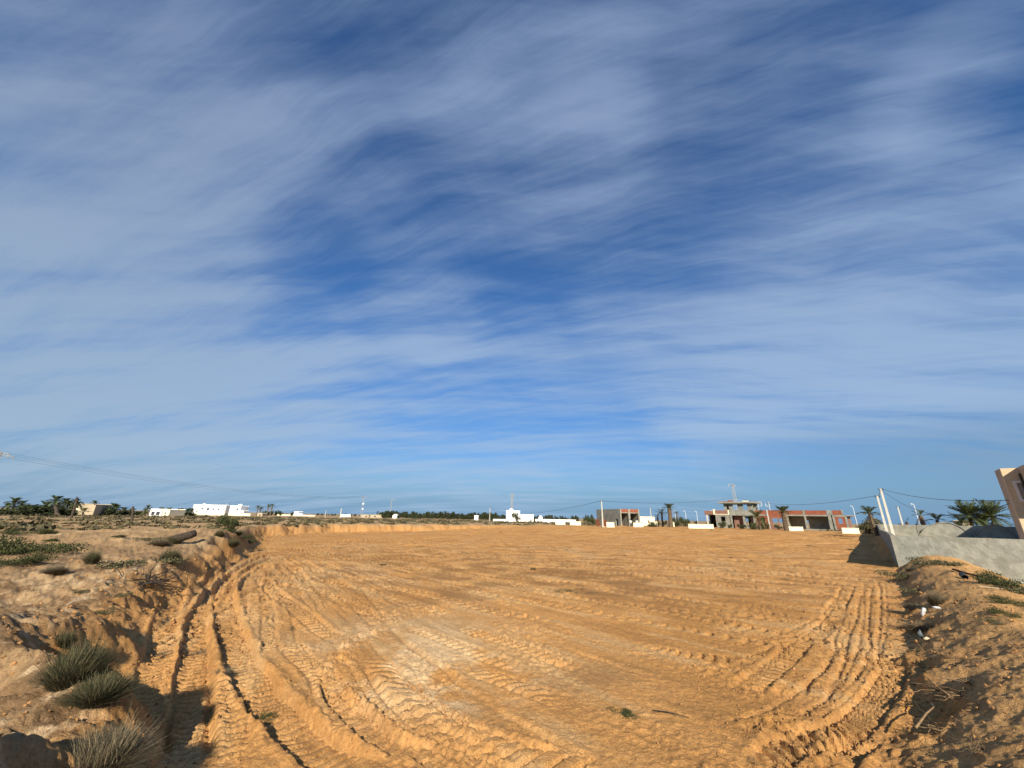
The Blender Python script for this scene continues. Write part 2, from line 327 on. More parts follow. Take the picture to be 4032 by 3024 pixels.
def near(X, Y, pl, w):
    """nearest distance, signed side and arc length to a polyline for the points within w"""
    m = (X > pl[:, 0].min() - w) & (X < pl[:, 0].max() + w) & (Y > pl[:, 1].min() - w) & (Y < pl[:, 1].max() + w)
    idx = np.nonzero(m)[0]
    if not len(idx): return None
    x = X[idx]; y = Y[idx]; best = np.full(len(idx), 1e9); side = np.zeros(len(idx)); s = np.zeros(len(idx)); acc = 0; tn = np.zeros(len(idx))
    L = np.linalg.norm(np.diff(pl, axis=0), axis=1).sum()
    for a, b in zip(pl[:-1], pl[1:]):
        e = b - a; l = np.linalg.norm(e); e = e / l
        t = np.clip((x - a[0]) * e[0] + (y - a[1]) * e[1], 0, l); dx = x - a[0] - t * e[0]; dy = y - a[1] - t * e[1]; d = dx * dx + dy * dy
        k = d < best; best[k] = d[k]; side[k] = (dx * e[1] - dy * e[0])[k]; s[k] = (acc + t)[k]; acc += l
    d = np.sqrt(best); k = d < w
    return idx[k], np.sign(side[k]) * d[k], s[k], L

def natural(X, Y):
    R = np.hypot(X, Y)
    z = .80 + .22 * sst(8, 40, R) - .7 * sst(90, 260, R)
    left = sst(3, -2, X) * sst(75, 55, R)
    z = z + left * (.26 * per(X / 5.2, Y / 5.2, 3) + .20 * per(X / 2.1, Y / 2.1, 4) + .10 * per(X / 1.0, Y / 1.0, 5))
    z = z + left * .42 * np.exp(-(((X + 17.5) / 2.6) ** 2 + ((Y - 25) / 5.5) ** 2)) + left * .25 * np.exp(-(((X + 20.5) / 2.5) ** 2 + ((Y - 33) / 3.5) ** 2))
    z = z - left * .35 * np.exp(-(((X + 8.3) / 1.5) ** 2 + ((Y - 8.2) / 1.6) ** 2))
    z = z + sst(45, 70, R) * (.16 * per(X / 7, Y / 7, 6) + .12 * per(X / 3, Y / 3, 8)) + sst(120, 300, R) * .25 * per(X / 40, Y / 40, 9)
    return z
def floor_(X, Y):
    return 1.0 * sst(55, 92, Y + .35 * X) - .05 * per(X / 9, Y / 9, 11)
def hfun(X, Y, detail=True):
    X = np.atleast_1d(np.asarray(X, float)); Y = np.atleast_1d(np.asarray(Y, float)); R = np.hypot(X, Y)
    sd = field_sd(X, Y)
    jit = .75 * per(X / 2.6, Y / 2.6, 13) + .30 * per(X / .9, Y / .9, 14) + .14 * per(X / .35, Y / .35, 17)
    far = sst(38, 60, R)
    s2 = sd + jit * (1 + .6 * far)
    rgt = sst(.8, 3.2, X) * sst(34, 27, Y)          # the spoil ridge on the right
    q = -sd
    ridge = .80 * sst(-.2, 1.7, q + jit * .6) * (1 + .16 * per(X / 1.7, Y / 1.7, 15)) + .05 * sst(0, 2, q) * per(X / .8, Y / .8, 16) - 1.5 * sst(2.0, 6.0, q)
    nearcam = sst(5.6, 3.8, R)
    N = natural(X, Y); N = N * (1 - rgt) + rgt * (ridge * (1 - nearcam) + .75 * nearcam)
    Fz = floor_(X, Y)
    bw = 1.05 + .2 * far
    t = sst(-bw, .22, s2)
    t = np.where(rgt > .5, sst(-.6, .1, s2), t)
    z = N * (1 - t) + Fz * t
    lip = np.exp(-((s2 + bw + .1) / .35) ** 2) * (1 - rgt) * .16 * np.clip(.4 + 1.6 * per(X / 1.1, Y / 1.1, 19), 0, 2) * (1 - far); z = z + lip
    # rough natural ground, smoother graded floor
    nz = (1 - t); fade = sst(60, 20, R)
    lump = (.3 - np.abs(per(X / .75, Y / .75, 21))) * .17 + (.3 - np.abs(per(X / .31, Y / .31, 22))) * .09 + np.abs(per(X / .15, Y / .15, 23)) * .05 + (.3 - np.abs(per(X / .09, Y / .09, 28))) * .03 + per(X / .05, Y / .05, 30) * .014
    z = z + nz * fade * (lump - .05) * (1.3 - 1.05 * rgt) + nz * rgt * fade * (.06 * (.3 - np.abs(per(X / .30, Y / .30, 71))) + .03 * (.3 - np.abs(per(X / .13, Y / .13, 72))) + .010 * per(X / .05, Y / .05, 73))
    z = z + nz * sst(20, 50, R) * .05 * per(X / 1.2, Y / 1.2, 24)
    z = z + t * (1 - t) * 4 * (.16 * per(X / .8, Y / .8, 25) + .14 * (.3 - np.abs(per(X / .34, Y / .34, 26))) + .08 * (.3 - np.abs(per(X / .14, Y / .14, 29))))
    z = z + t * far * .04 * per(X / 1.6, Y / 1.6, 27)
    if not detail: return z, sd, t, None
    dx = X - FC[0]; dy = Y - FC[1]; th = np.arctan2(dx, dy); rf = np.hypot(dx, dy); ac = th * 16
    st = t * sst(110, 70, R); fs = 1 + 1.6 * sst(12, 45, R)
    amp = .35 + 1.0 * sst(-.1, .35, per(X / 4.5, Y / 4.5, 31))
    mark = np.zeros(X.shape)
    wob = .05 * per(X / .8, Y / .8, 41) + .02 * per(X / .3, Y / .3, 42)
    rug = .75 + .5 * per(X / .6, Y / .6, 43)
    for pl, hw, dep, berm, lug, pit, sty in TRK:
        r = near(X, Y, pl, hw + .45)
        if r is None: continue
        i, d, s, L = r
        d = d + wob[i]; a = np.abs(d); ends = sst(0, .7, s) * sst(0, .9, L - s); k = t[i] * ends * rug[i]
        ins = sst(hw + .03, hw - .03, a)
        z[i] -= k * dep * ins
        z[i] += k * berm * .7 * np.exp(-((a - hw - .07) / .06) ** 2) * (.6 + 1.2 * np.clip(per(X[i] / .2, Y[i] / .2, 48) + .3, 0, 1))
        ph = s / pit + (d / hw * .55 if sty == 'diag' else a / hw * .35) + .25 * per(X[i] / .9, Y[i] / .9, 44)
        wv = np.sin(2 * np.pi * ph); bars = sst(-.72, -.25, wv)
        z[i] += k * lug * 2.1 * (bars - .55) * sst(hw + .02, hw - .09, a) * (.65 + .6 * np.clip(per(X[i] / .25, Y[i] / .25, 45) + .4, 0, 1))
        z[i] += k * sst(hw + .3, hw, a) * (1 - ins * .6) * (.035 * np.clip(per(X[i] / .085, Y[i] / .085, 49) - .08, 0, 1) + .012 * per(X[i] / .045, Y[i] / .045, 50)) * sst(16, 8, R[i])
        mark[i] = np.maximum(mark[i], np.clip(k, 0, 1) * ins)
    damp_ = 1 - .80 * mark; nf_ = .35 + .65 * sst(9, 20, R); z = z + damp_ * st * fs * nf_ * amp * (.040 * per(ac / .55, rf / 6, 32) + .030 * per(ac / .22, rf / 3.0, 33) + .014 * per(ac / .1, rf / 1.2, 34))
    z = z + damp_ * st * sst(45, 10, R) * (.040 * (.3 - np.abs(per(X / .34, Y / .34, 35))) + .036 * np.clip(per(X / .15, Y / .15, 36), -.1, .35) + .026 * np.clip(per(X / .095, Y / .095, 40), -.05, .4) + .012 * per(X / .06, Y / .06, 37) + .016 * per(X / .6, Y / .6, 38)) * (.45 + 1.2 * sst(-.1, .5, per(X / 1.7, Y / 1.7, 39)))
    gr = per(ac / .62, rf / 9, 81); gr2 = per(ac / .30, rf / 6, 82); on = sst(-.15, .25, per(X / 3.3, Y / 3.3, 83)); on2 = sst(-.1, .25, per(X / 2.4, Y / 2.4, 84))
    z = z - damp_ * st * nf_ * (.065 * fs * on * np.exp(-(gr / .045) ** 2) + .05 * on2 * np.exp(-(gr2 / .06) ** 2))
    for pl, wd in CLOD:
        r = near(X, Y, pl, wd * 2.5)
        if r is None: continue
        i, d, s, L = r
        k = np.exp(-(d / wd) ** 2) * sst(0, .5, s) * sst(0, .5, L - s)
        z[i] += t[i] * k * (.12 * np.clip(per(X[i] / .16, Y[i] / .16, 46) + .05, 0, 1) + .08 * np.clip(per(X[i] / .08, Y[i] / .08, 47), 0, 1))
    return z, sd, t, mark
def gz(x, y): return float(hfun([x], [y])[0][0])

# polar sheet: fine where the ground is near, coarse towards the horizon
rs = list(np.arange(1.5, 3.0, .06)) + list(np.arange(3.0, 5.0, .021)); r = 5.0
while r < 95: rs.append(r); r += min(.42, max(.015, r * r / CAMZ * .00125))
dr = .45
while r < 9000: rs.append(r); dr *= 1.07; r += dr
rs = np.array(rs)
az = np.concatenate([np.linspace(-57, 57, 1250), np.linspace(57, 303, 120)[1:-1]]) * math.pi / 180
nr, na = len(rs), len(az)
RR, AA = np.meshgrid(rs, az, indexing='ij'); X = (RR * np.sin(AA)).ravel(); Y = (RR * np.cos(AA)).ravel()
Z, SD, T, MK = hfun(X, Y)
Z = np.where(RR.ravel() > 3000, 0.2, Z)
co = np.empty(((nr * na + 1), 3), np.float32); co[:-1, 0] = X; co[:-1, 1] = Y; co[:-1, 2] = Z; co[-1] = (0, 0, .8)
i0 = (np.arange(nr - 1)[:, None] * na + np.arange(na)[None, :]).ravel(); j1 = (np.arange(nr - 1)[:, None] * na + (np.arange(na)[None, :] + 1) % na).ravel()
quads = np.stack([i0, j1, j1 + na, i0 + na], 1)[:, ::-1]
tris = np.stack([np.full(na, nr * na), (np.arange(na) + 1) % na, np.arange(na)], 1)[:, ::-1]
tris = tris[:, ::-1]
me = bpy.data.meshes.new('ground'); nq, nt = len(quads), len(tris)
me.vertices.add(len(co)); me.vertices.foreach_set('co', co.ravel())
me.loops.add(nq * 4 + nt * 3); me.loops.foreach_set('vertex_index', np.concatenate([quads.ravel(), tris.ravel()]).astype(np.int32))
me.polygons.add(nq + nt)
me.polygons.foreach_set('loop_start', np.concatenate([np.arange(nq) * 4, nq * 4 + np.arange(nt) * 3]).astype(np.int32))
me.polygons.foreach_set('loop_total', np.concatenate([np.full(nq, 4), np.full(nt, 3)]).astype(np.int32))
me.polygons.foreach_set('use_smooth', np.ones(nq + nt, bool)); me.update(); me.validate()
# colour of the soil itself: graded orange sand, pale natural sand, crusts, damp and chalky patches
def lerp(a, b, t): return a + (np.asarray(b) - a) * t[:, None]
R = np.hypot(X, Y); th_ = np.arctan2(X - FC[0], Y - FC[1]) * 16; rf_ = np.hypot(X - FC[0], Y - FC[1])
n1 = per(X / 6, Y / 6, 51); n2 = per(X / 1.5, Y / 1.5, 52); n3 = per(X / .4, Y / .4, 53)
field = np.tile(np.array([.62, .315, .105]), (len(X), 1))
field = lerp(field, (.53, .26, .078), sst(-.05, .45, n1 + .5 * n2))
field = lerp(field, (.60, .37, .17), sst(.1, .6, per(X / 3.1, Y / 8, 54) + .4 * n2) * .8)
def patch(px, py, rx, ry): c = gp(px, py); return np.exp(-(((X - c[0]) / rx) ** 2 + ((Y - c[1]) / ry) ** 2))
chalk = np.clip(patch(1640, 2530, 2.0, 1.8) + patch(1830, 2640, 1.3, .9) + patch(1700, 2720, 1.1, .7) + .5 * patch(1350, 2290, 5, 4), 0, 1) * sst(-.25, .3, n2 + .7 * n3)
field = lerp(field, (.80, .545, .29), chalk * .95)
damp = np.clip(patch(1800, 2270, 7, 5) + patch(2250, 2290, 6, 4) + .6 * patch(2400, 2680, 1.5, .8) + .5 * patch(1700, 2190, 12, 7), 0, 1) * sst(-.2, .3, n2 + .5 * n1)
field = lerp(field, (.31, .16, .058), damp * .75)
field = lerp(field, (.56, .33, .14), MK * .35)
st1 = per(th_ / .35, rf_ / 5, 61) + .6 * per(th_ / .13, rf_ / 2.5, 62) + .5 * n2
field = lerp(field, (.33, .165, .058), sst(.02, .42, st1) * (.35 + .4 * sst(10, 22, R))); field = lerp(field, (.63, .39, .175), sst(.05, .5, -st1) * .65)
speck = sst(.28, .42, per(X / .55, Y / .4, 63) + .5 * per(X / .2, Y / .2, 64)) * sst(6, 20, R); field = lerp(field, (.25, .14, .06), speck * .6)
farf = sst(25, 55, R); field = lerp(field, (.47, .235, .078), farf * .45)
nat = np.tile(np.array([.40, .255, .128]), (len(X), 1))
nat = lerp(nat, (.205, .125, .065), sst(-.2, .3, per(X / 1.1, Y / 1.1, 55) + .6 * n3) * sst(34, 14, R) * .85)
nat = lerp(nat, (.58, .40, .22), sst(.05, .5, n2) * sst(5, 14, R) * .7)
nat = lerp(nat, (.30, .24, .14), sst(60, 85, R) * sst(-.25, .25, per(X / 14, Y / 5, 56) + .5 * n2) * .75)
crust = sst(.12, .34, per(X / .34, Y / .34, 91) + .5 * per(X / .13, Y / .13, 92)) * sst(26, 12, R); nat = lerp(nat, (.60, .43, .255), crust * .75)
crk = sst(.18, .38, per(X / .22, Y / .22, 93) + .4 * n2) * sst(26, 12, R); nat = lerp(nat, (.13, .08, .042), crk * .6)
rg = sst(.8, 3.2, X) * sst(34, 27, Y)
nat = lerp(nat, (.62, .345, .130), rg * (.88 + .12 * n2))
nat = lerp(nat, (.38, .21, .085), rg * sst(.1, .5, n2 + .6 * n3) * .45)
bank = np.clip(4 * T * (1 - T), 0, 1); colr = nat * (1 - T[:, None]) + field * T[:, None]
colr = lerp(colr, (.46, .235, .080), bank * .8)
ca = np.ones((len(co), 4), np.float32); ca[:-1, :3] = np.clip(colr, 0, 1); ca[-1, :3] = (.5, .3, .12)
at_ = me.color_attributes.new('soil', 'FLOAT_COLOR', 'POINT'); at_.data.foreach_set('color', ca.ravel())
GM = bpy.data.materials.new('sandy_ground'); GM.use_nodes = True; t = NT(GM.node_tree); bs = t.n['Principled BSDF']
att = t.new('ShaderNodeAttribute', attribute_name='soil').outputs[0]; ob = t.new('ShaderNodeTexCoord').outputs['Object']
fine = t.noise(ob, 14, 6, .65); mid = t.noise(ob, 2.2, 5, .6); grain = t.noise(ob, 70, 3, .7)
cc = t.mix(1.0, att, t.new('ShaderNodeCombineXYZ', inp={0: t.math('MULTIPLY_ADD', fine, 1.1, .42), 1: t.math('MULTIPLY_ADD', fine, 1.25, .35), 2: t.math('MULTIPLY_ADD', fine, 1.4, .27)}).outputs[0], 'MULTIPLY')
cc = t.mix(t.math('MULTIPLY', t.ramp(mid, .55, .8), .35), cc, (.36, .2, .085))
g2 = t.noise(ob, 46, 3, .7); cc = t.mix(t.math('MULTIPLY', t.ramp(grain, .56, .72), .5), cc, (.66, .47, .27)); cc = t.mix(t.math('MULTIPLY', t.ramp(g2, .45, .33), .7), cc, (.17, .085, .032))
t.l.new(cc, bs.inputs['Base Color']); bs.inputs['Roughness'].default_value = 1; bs.inputs['Specular IOR Level'].default_value = .08
hgt = t.math('ADD', t.math('MULTIPLY', t.noise(ob, 9, 6, .7), .7), t.math('MULTIPLY', t.noise(ob, 34, 5, .75), .75))
t.l.new(t.new('ShaderNodeBump', inp={'Strength': .9, 'Distance': .055, 'Height': hgt}).outputs[0], bs.inputs['Normal'])
me.materials.append(GM)
tag(link('ground', me), kind='structure')
# ------------------------------------------------------------------ vegetation meshes
def frond_mesh(name, L, droop, rise, leaf, n, mt, seed, curl=0.0, wl=.028):
    rg_ = random.Random(seed); b = MB(); pts = []
    for i in range(9):
        q = i / 8; pts.append(Vector((L * q * math.cos(rise) * (1 - .12 * q * q), curl * L * q * q, L * (q * math.sin(rise) - droop * q * q))))
    b.tube(pts, [.035 * L / 2.5 * (1 - .85 * i / 8) for i in range(9)], 4)
    for i in range(n):
        q = .16 + .84 * i / (n - 1); k = min(7, int(q * 8)); p = pts[k].lerp(pts[k + 1], q * 8 - k); tdir = (pts[k + 1] - pts[k]).normalized()
        ll = leaf * L * (.55 + .45 * math.sin(math.pi * min(1, q * .9 + .1))) * rg_.uniform(.85, 1.1)
        for s in (-1, 1):
            side = tdir.cross(Vector((0, 0, 1))).normalized() * s; upv = side.cross(tdir) * s
            d = (tdir * rg_.uniform(.5, .8) + side * rg_.uniform(.6, .8) + upv * rg_.uniform(.1, .45) - Vector((0, 0, rg_.uniform(.0, .25)))).normalized()
            wv = tdir * (wl * L); e = p + d * ll; mid = p + d * ll * .5 + Vector((0, 0, -.0 * ll))
            j = len(b.v); b.v += [tuple(p - wv * .3), tuple(p + wv * .7), tuple(mid + wv * .5), tuple(e)]; b.f.append((j, j + 1, j + 2, j + 3))
    return b.mesh(name, mt)
FR2 = [frond_mesh('frond', 2.3, .12, 1.05, .24, 26, M['frond'], 11), frond_mesh('frond', 2.3, .20, .70, .24, 26, M['frond'], 12, .04), frond_mesh('frond', 2.3, .28, .25, .24, 26, M['frond'], 13, -.04), frond_mesh('frond', 2.1, .35, -.25, .22, 24, M['frond'], 14)]
FRF = [frond_mesh('frond', 2.5, d_, r_, .30, 14, M['frond'], 20 + k, 0.0, .075) for k, (d_, r_) in enumerate(((.35, 1.0), (.45, .5), (.55, .2), (.8, -.1)))]
for _m in FRF: pass
FR = [frond_mesh('frond', 2.5, .35, .95, .26, 26, M['frond'], 1), frond_mesh('frond', 2.5, .45, .45, .26, 26, M['frond'], 2, .05), frond_mesh('frond', 2.5, .60, .15, .25, 26, M['frond'], 3, -.05), frond_mesh('frond', 2.1, .55, -.75, .18, 18, M['drydrond'], 4)]
def trunk_mesh(name, h, r0_, r1_, lean, mt, seed, n=9):
    rg_ = random.Random(seed); b = MB(); pts = []; rr2 = []
    k = max(6, int(h / .22))
    for i in range(k + 1):
        q = i / k; pts.append((lean * h * q * (.6 + .4 * q) + rg_.uniform(-.01, .01), rg_.uniform(-.01, .01), h * q - .25)); rr2.append((r0_ * (1 - q) + r1_ * q) * (1.10 if i % 2 else .94) * (1 + .45 * max(0, .12 - q) / .12))
    b.tube(pts, rr2, n); return b.mesh(name, mt)
def palm(px, Yd, h, label, group=None, lean=0.0, spread=1.0, nf=26, dry=7, tr=.2, seed=0, zoff=0.0, upright=0.0, dead=False, thick=None, name='date_palm', fr=None):
    fr = fr or FR
    rg_ = random.Random(seed + int(px)); p = atY(px, 2050, Yd); z = gz(p[0], p[1])
    o = empty(name, (p[0], p[1], z + zoff), rg_.uniform(-.2, .2), label, 'palm tree', group)
    link('trunk', trunk_mesh('trunk', h, tr * 1.15, thick or tr * .85, lean, M['deadtrunk'] if dead else M['trunk'], seed), o)
    tx = lean * h
    for i in range(nf):
        q = i / nf; kind = 0 if q < .30 + upright else (1 if q < .62 + upright else 2)
        if fr is FR2: kind = 0 if q < .16 else (1 if q < .46 else (2 if q < .76 else 3))
        elif i >= nf - dry: kind = 3
        link('frond', fr[kind], o, (tx, 0, h - .3 - .12 * q), (0, rg_.uniform(-.15, .12), i * 2.39996 + rg_.uniform(-.2, .2)), (spread * rg_.uniform(.85, 1.1),) * 3)
    return o
def crown_mesh(name, n, rx, rz, leaf, mt, seed, base=.1):
    """foliage: many leaf faces spread through an uneven volume of several clumps"""
    g = np.random.RandomState(seed); cl = [(g.normal(0, .45) * rx, g.normal(0, .45) * rx, g.uniform(base, .85) * rz, g.uniform(.35, .6)) for _ in range(9)]
    V = np.zeros((n * 4, 3)); c = np.array(cl)[g.randint(0, 9, n)]
    d = g.normal(size=(n, 3)); d /= np.linalg.norm(d, axis=1)[:, None]; rr2 = g.rand(n) ** .45
    P = c[:, :3] + d * rr2[:, None] * c[:, 3:4] * np.array([rx, rx, rz * .75]); P[:, 2] = np.maximum(P[:, 2], .02)
    a = g.normal(size=(n, 3)); a /= np.linalg.norm(a, axis=1)[:, None]; b = np.cross(a, g.normal(size=(n, 3))); b /= np.linalg.norm(b, axis=1)[:, None]
    s = leaf * g.uniform(.6, 1.3, n)[:, None]
    V[0::4] = P - a * s; V[1::4] = P - b * s * .45; V[2::4] = P + a * s; V[3::4] = P + b * s * .45
    me_ = bpy.data.meshes.new(name); me_.from_pydata(V.tolist(), [], [(4 * i, 4 * i + 1, 4 * i + 2, 4 * i + 3) for i in range(n)]); me_.materials.append(mt); return me_
def tuft_mesh(name, n, rad_, h, wd, mt, seed, spread=.9, flat=.55, seg=3):
    """a bush of thin curved blades growing out of a small base"""
    g = random.Random(seed); V = []; Fc = []
    for i in range(n):
        a = g.uniform(0, 6.283); rr2 = rad_ * .42 * math.sqrt(g.random()); x, y = rr2 * math.cos(a), rr2 * math.sin(a)
        da = a + g.gauss(0, 1.1); out = g.random() ** .8 * spread; hh = h * g.uniform(.45, 1.05) * (1.45 if g.random() < .05 else 1) * (1 - flat * out * .6); lx = rad_ * out * .85
        wx, wy = -math.sin(da + g.uniform(-1, 1)) * wd, math.cos(da) * wd; b = len(V); bend = g.uniform(-.3, .3) * rad_
        for k in range(seg + 1):
            q = k / seg; r_ = lx * q ** 1.3; z = hh * (q - .18 * out * q * q) - .03; cx = x + r_ * math.cos(da) - bend * q * q * math.sin(da); cy = y + r_ * math.sin(da) + bend * q * q * math.cos(da); ww = (1 - .8 * q)
            V += [(cx - wx * ww, cy - wy * ww, z), (cx + wx * ww, cy + wy * ww, z)]
        for k in range(seg): Fc.append((b + 2 * k, b + 2 * k + 1, b + 2 * k + 3, b + 2 * k + 2))
    me_ = bpy.data.meshes.new(name); me_.from_pydata(V, [], Fc); me_.materials.append(mt); return me_
TUFT = [tuft_mesh('blades', 4200, .5, .5, .0042, M['olive'], 1, spread=1.0, flat=.75), tuft_mesh('blades', 3600, .5, .5, .0040, M['straw'], 2, spread=1.0, flat=.75), tuft_mesh('blades', 1500, .5, .34, .006, M['olive'], 3, flat=.9), tuft_mesh('blades', 420, .55, .26, .006, M['straw'], 9, spread=1.15, flat=.3)]
SHRUB = [crown_mesh('foliage', 2600, .55, .5, .030, M['shrub'], 4, .05), crown_mesh('foliage', 2600, .6, .42, .032, M['shrub'], 5, .05), crown_mesh('foliage', 1500, .6, .30, .035, M['shrub'], 6, .05)]
MAT_ = [crown_mesh('foliage', 3600, .62, .20, .016, M['shrub'], 7, .02), crown_mesh('foliage', 2200, .6, .16, .022, M['olive'], 8, .02)]
def on_ground(px, py, it=14):
    """march the pixel's ray to the ground surface"""
    d = ray(px, py); lo = 2.5; tt = np.concatenate([np.linspace(2.5, 40, 1500), np.linspace(40, 140, 800)]); P = CAM + d * tt[:, None]
    zz = hfun(P[:, 0], P[:, 1])[0]; k = np.nonzero(P[:, 2] < zz)[0]
    k = k[0] if len(k) else len(tt) - 1
    return P[k, 0], P[k, 1], float(zz[k])
def plant(name, me_, px, py, wpx, hs, label, cat='shrub', group=None, rz=None, sink=.02):
    x, y, z = on_ground(px, py); dep = np.array([x, y, z - CAMZ]) @ fw; wd = wpx / F * dep
    s = wd / 1.1; rg_ = random.Random(int(px * 7 + py))
    return tag(link(name, me_, None, (x, y, z - sink), (0, 0, rg_.uniform(0, 6.28) if rz is None else rz), (s, s, s * hs)), label, cat, group)

# left bank
plant('grass_bush', TUFT[0], 290, 2690, 300, 1.25, 'big olive tussock of stiff grass on the crusty bank beside a lower tussock')
plant('grass_bush', TUFT[0], 390, 2755, 280, .8, 'lower olive tussock with a dark shaded side, joined to the big tussock')
plant('grass_bush', TUFT[1], 380, 3040, 400, 1.0, 'grey dry bush of wiry stems on the bank next to the tread marks')
plant('dry_grass', TUFT[2], 250, 2540, 130, 1.6, 'thin pale grass stalks standing behind the big olive tussock', 'grass')
plant('broken_weed', TUFT[3], 650, 2575, 150, .45, 'grey uprooted weed lying in the shaded left rut', 'weed')
plant('broken_weed', TUFT[3], 790, 2575, 140, .5, 'grey uprooted weed clump on the ridge between the two left ruts', 'weed')
plant('broken_weed', TUFT[3], 885, 2640, 90, .45, 'small dry weed scrap dropped at the start of the barred tread lane', 'weed')
plant('grass_sprig', SHRUB[2], 1045, 2830, 70, .7, 'small dark green sprig on the edge of the deep shaded rut', 'weed')
plant('round_bush', TUFT[0], 665, 2215, 105, 1.25, 'round grey green bush over a dark hollow in the bank edge')
plant('round_bush', TUFT[0], 360, 2215, 70, 1.7, 'tall spiky bush at the end of a line of low scrub')
plant('creeping_shrub', MAT_[1], 490, 2230, 220, 1.0, 'line of low dark scrub trailing beside the tall spiky bush')
plant('creeping_shrub', MAT_[0], 125, 2180, 270, 1.25, 'largest dark green cushion shrub spread over pale sand')
plant('creeping_shrub', MAT_[0], 50, 2222, 190, 1.1, 'low dark green shrub just in front of the largest cushion shrub')
plant('creeping_shrub', MAT_[0], 185, 2102, 95, 1.1, 'small flat dark shrub on the sandy track behind the largest cushion')
plant('creeping_shrub', MAT_[0], 200, 2130, 50, 1.2, 'tiny dark shrub between the sandy track and the largest cushion shrub')
plant('creeping_shrub', MAT_[0], 40, 2103, 100, 1.0, 'long flat dark shrub on the far side of the sandy track')
plant('creeping_shrub', MAT_[0], 10, 2079, 60, 1.2, 'small dark shrub at the foot of the pale dune bank')
plant('creeping_shrub', MAT_[0], 465, 2115, 50, 1.1, 'small round shrub on the pale rise, alone')
plant('creeping_shrub', MAT_[1], 580, 2124, 65, 1.2, 'low grey green shrub on the pale rise before the fallen log')
plant('dry_bush', TUFT[1], 215, 2258, 110, .7, 'sparse grey bush on the pale slope below the cushion shrubs')
plant('dry_bush', TUFT[1], 625, 2150, 95, .9, 'grey dry bush on the hummock behind the round bush')
plant('leafy_bush', SHRUB[0], 885, 2088, 82, 1.4, 'tall leafy green bush crowning the bank beyond the fallen log')
plant('leafy_bush', SHRUB[1], 905, 2092, 36, 1.1, 'small leafy bush tucked against the tall leafy green bush')
plant('round_bush', TUFT[0], 862, 2113, 48, 1.4, 'round olive bush below the tall leafy green bush')
plant('round_bush', TUFT[0], 938, 2108, 36, 1.4, 'narrow olive bush on the shaded side of the tall leafy bush')
plant('round_bush', TUFT[0], 915, 2152, 62, 1.2, 'wide olive bush at the lip of the cut bank')
plant('leafy_bush', SHRUB[1], 963, 2120, 45, .9, 'dark shrub sliding down the end of the cut bank')
plant('leafy_bush', SHRUB[1], 985, 2140, 40, .8, 'lowest dark shrub at the toe of the cut bank end')
plant('weed', MAT_[1], 330, 2330, 70, 1.4, 'dark weed in the shaded hollow of the left bank', 'weed')
plant('weed', MAT_[1], 395, 2415, 75, 1.3, 'green weed on stony crust below the shaded hollow', 'weed')
plant('weed', MAT_[1], 470, 2345, 60, 1.3, 'small weed on crusted slope under the dark exposed roots', 'weed')
# scraps left on the graded sand
rg = random.Random(11)
spots = [(2240, 2325, 120), (2330, 2335, 70), (2460, 2187, 28), (1340, 2158, 40), (1510, 2222, 60), (1970, 2095, 20), (2290, 2130, 22), (2230, 2165, 26), (2080, 2155, 20), (2350, 2188, 30), (2880, 2195, 30),
         (2100, 2240, 40), (2660, 2310, 22), (2420, 2368, 26), (2310, 2930 - 500, 30), (2520, 2485, 40), (2570, 2487, 30), (2690, 2525, 36), (2960, 2205, 26), (3190, 2150, 50), (3350, 2165, 44), (3360, 2180, 36), (3090, 2280, 50), (2380, 2590, 30), (1130, 2470, 90), (3070, 2735, 60), (2800, 2087, 16), (2480, 2082, 12), (2690, 2093, 16), (2640, 2640, 40)]
for i, (a, b, c) in enumerate(spots):
    plant('weed_scrap', (MAT_[1], TUFT[3], TUFT[2])[i % 3], a, b, c * .8, .6, 'dark weed scrap scattered on the open graded sand', 'weed', 'weed scraps scattered on the graded sand')
plant('weed_tuft', SHRUB[2], 2465, 2820, 85, .8, 'grey green weed tuft on trampled sand beside a dry twig', 'weed')
# right ridge
R_ = [('round_bush', TUFT[1], 3690, 2380, 78, 1.7, 'dome of dry brown bush on the right spoil ridge above the white bag'),
      ('scrub_bush', MAT_[1], 3560, 2275, 110, 1.6, 'dark dry scrub hanging over the ridge edge near the shaded wall'),
      ('dry_bush', TUFT[3], 3585, 2245, 60, 1.2, 'pale dry grass tuft beside the dark scrub at the ridge top'),
      ('scrub_bush', MAT_[1], 3700, 2222, 110, 1.4, 'low scrub along the ridge crest under the plastered wall'),
      ('scrub_bush', MAT_[1], 3640, 2225, 90, 1.0, 'sparse scrub on the sunny shoulder of the ridge crest'),
      ('scrub_bush', MAT_[0], 3940, 2305, 150, 1.6, 'green bushes massed at the foot of the plastered wall'),
      ('scrub_bush', MAT_[1], 3990, 2330, 130, 1.4, 'brown and green undergrowth before the plastered wall bushes'),
      ('scrub_bush', MAT_[0], 4000, 2380, 130, 1.0, 'dark green strip of scrub low on the outer slope'),
      ('scrub_bush', MAT_[0], 3960, 2420, 100, 1.0, 'dark green patch on the outer slope below the strip of scrub'),
      ('scrub_bush', MAT_[1], 3930, 2450, 80, 1.0, 'small blackish scrub patch farther down the outer slope'),
      ('scrub_bush', MAT_[1], 3610, 2330, 110, 1.1, 'tangled scrub on the ridge side facing the field'),
      ('dry_bush', TUFT[3], 3600, 2395, 130, .9, 'grey broken stems on the ridge between dome bush and field'),
      ('dry_bush', TUFT[3], 3620, 2470, 150, .8, 'flattened dry stems around the white plastic bag')]
for a in R_: plant(*a)

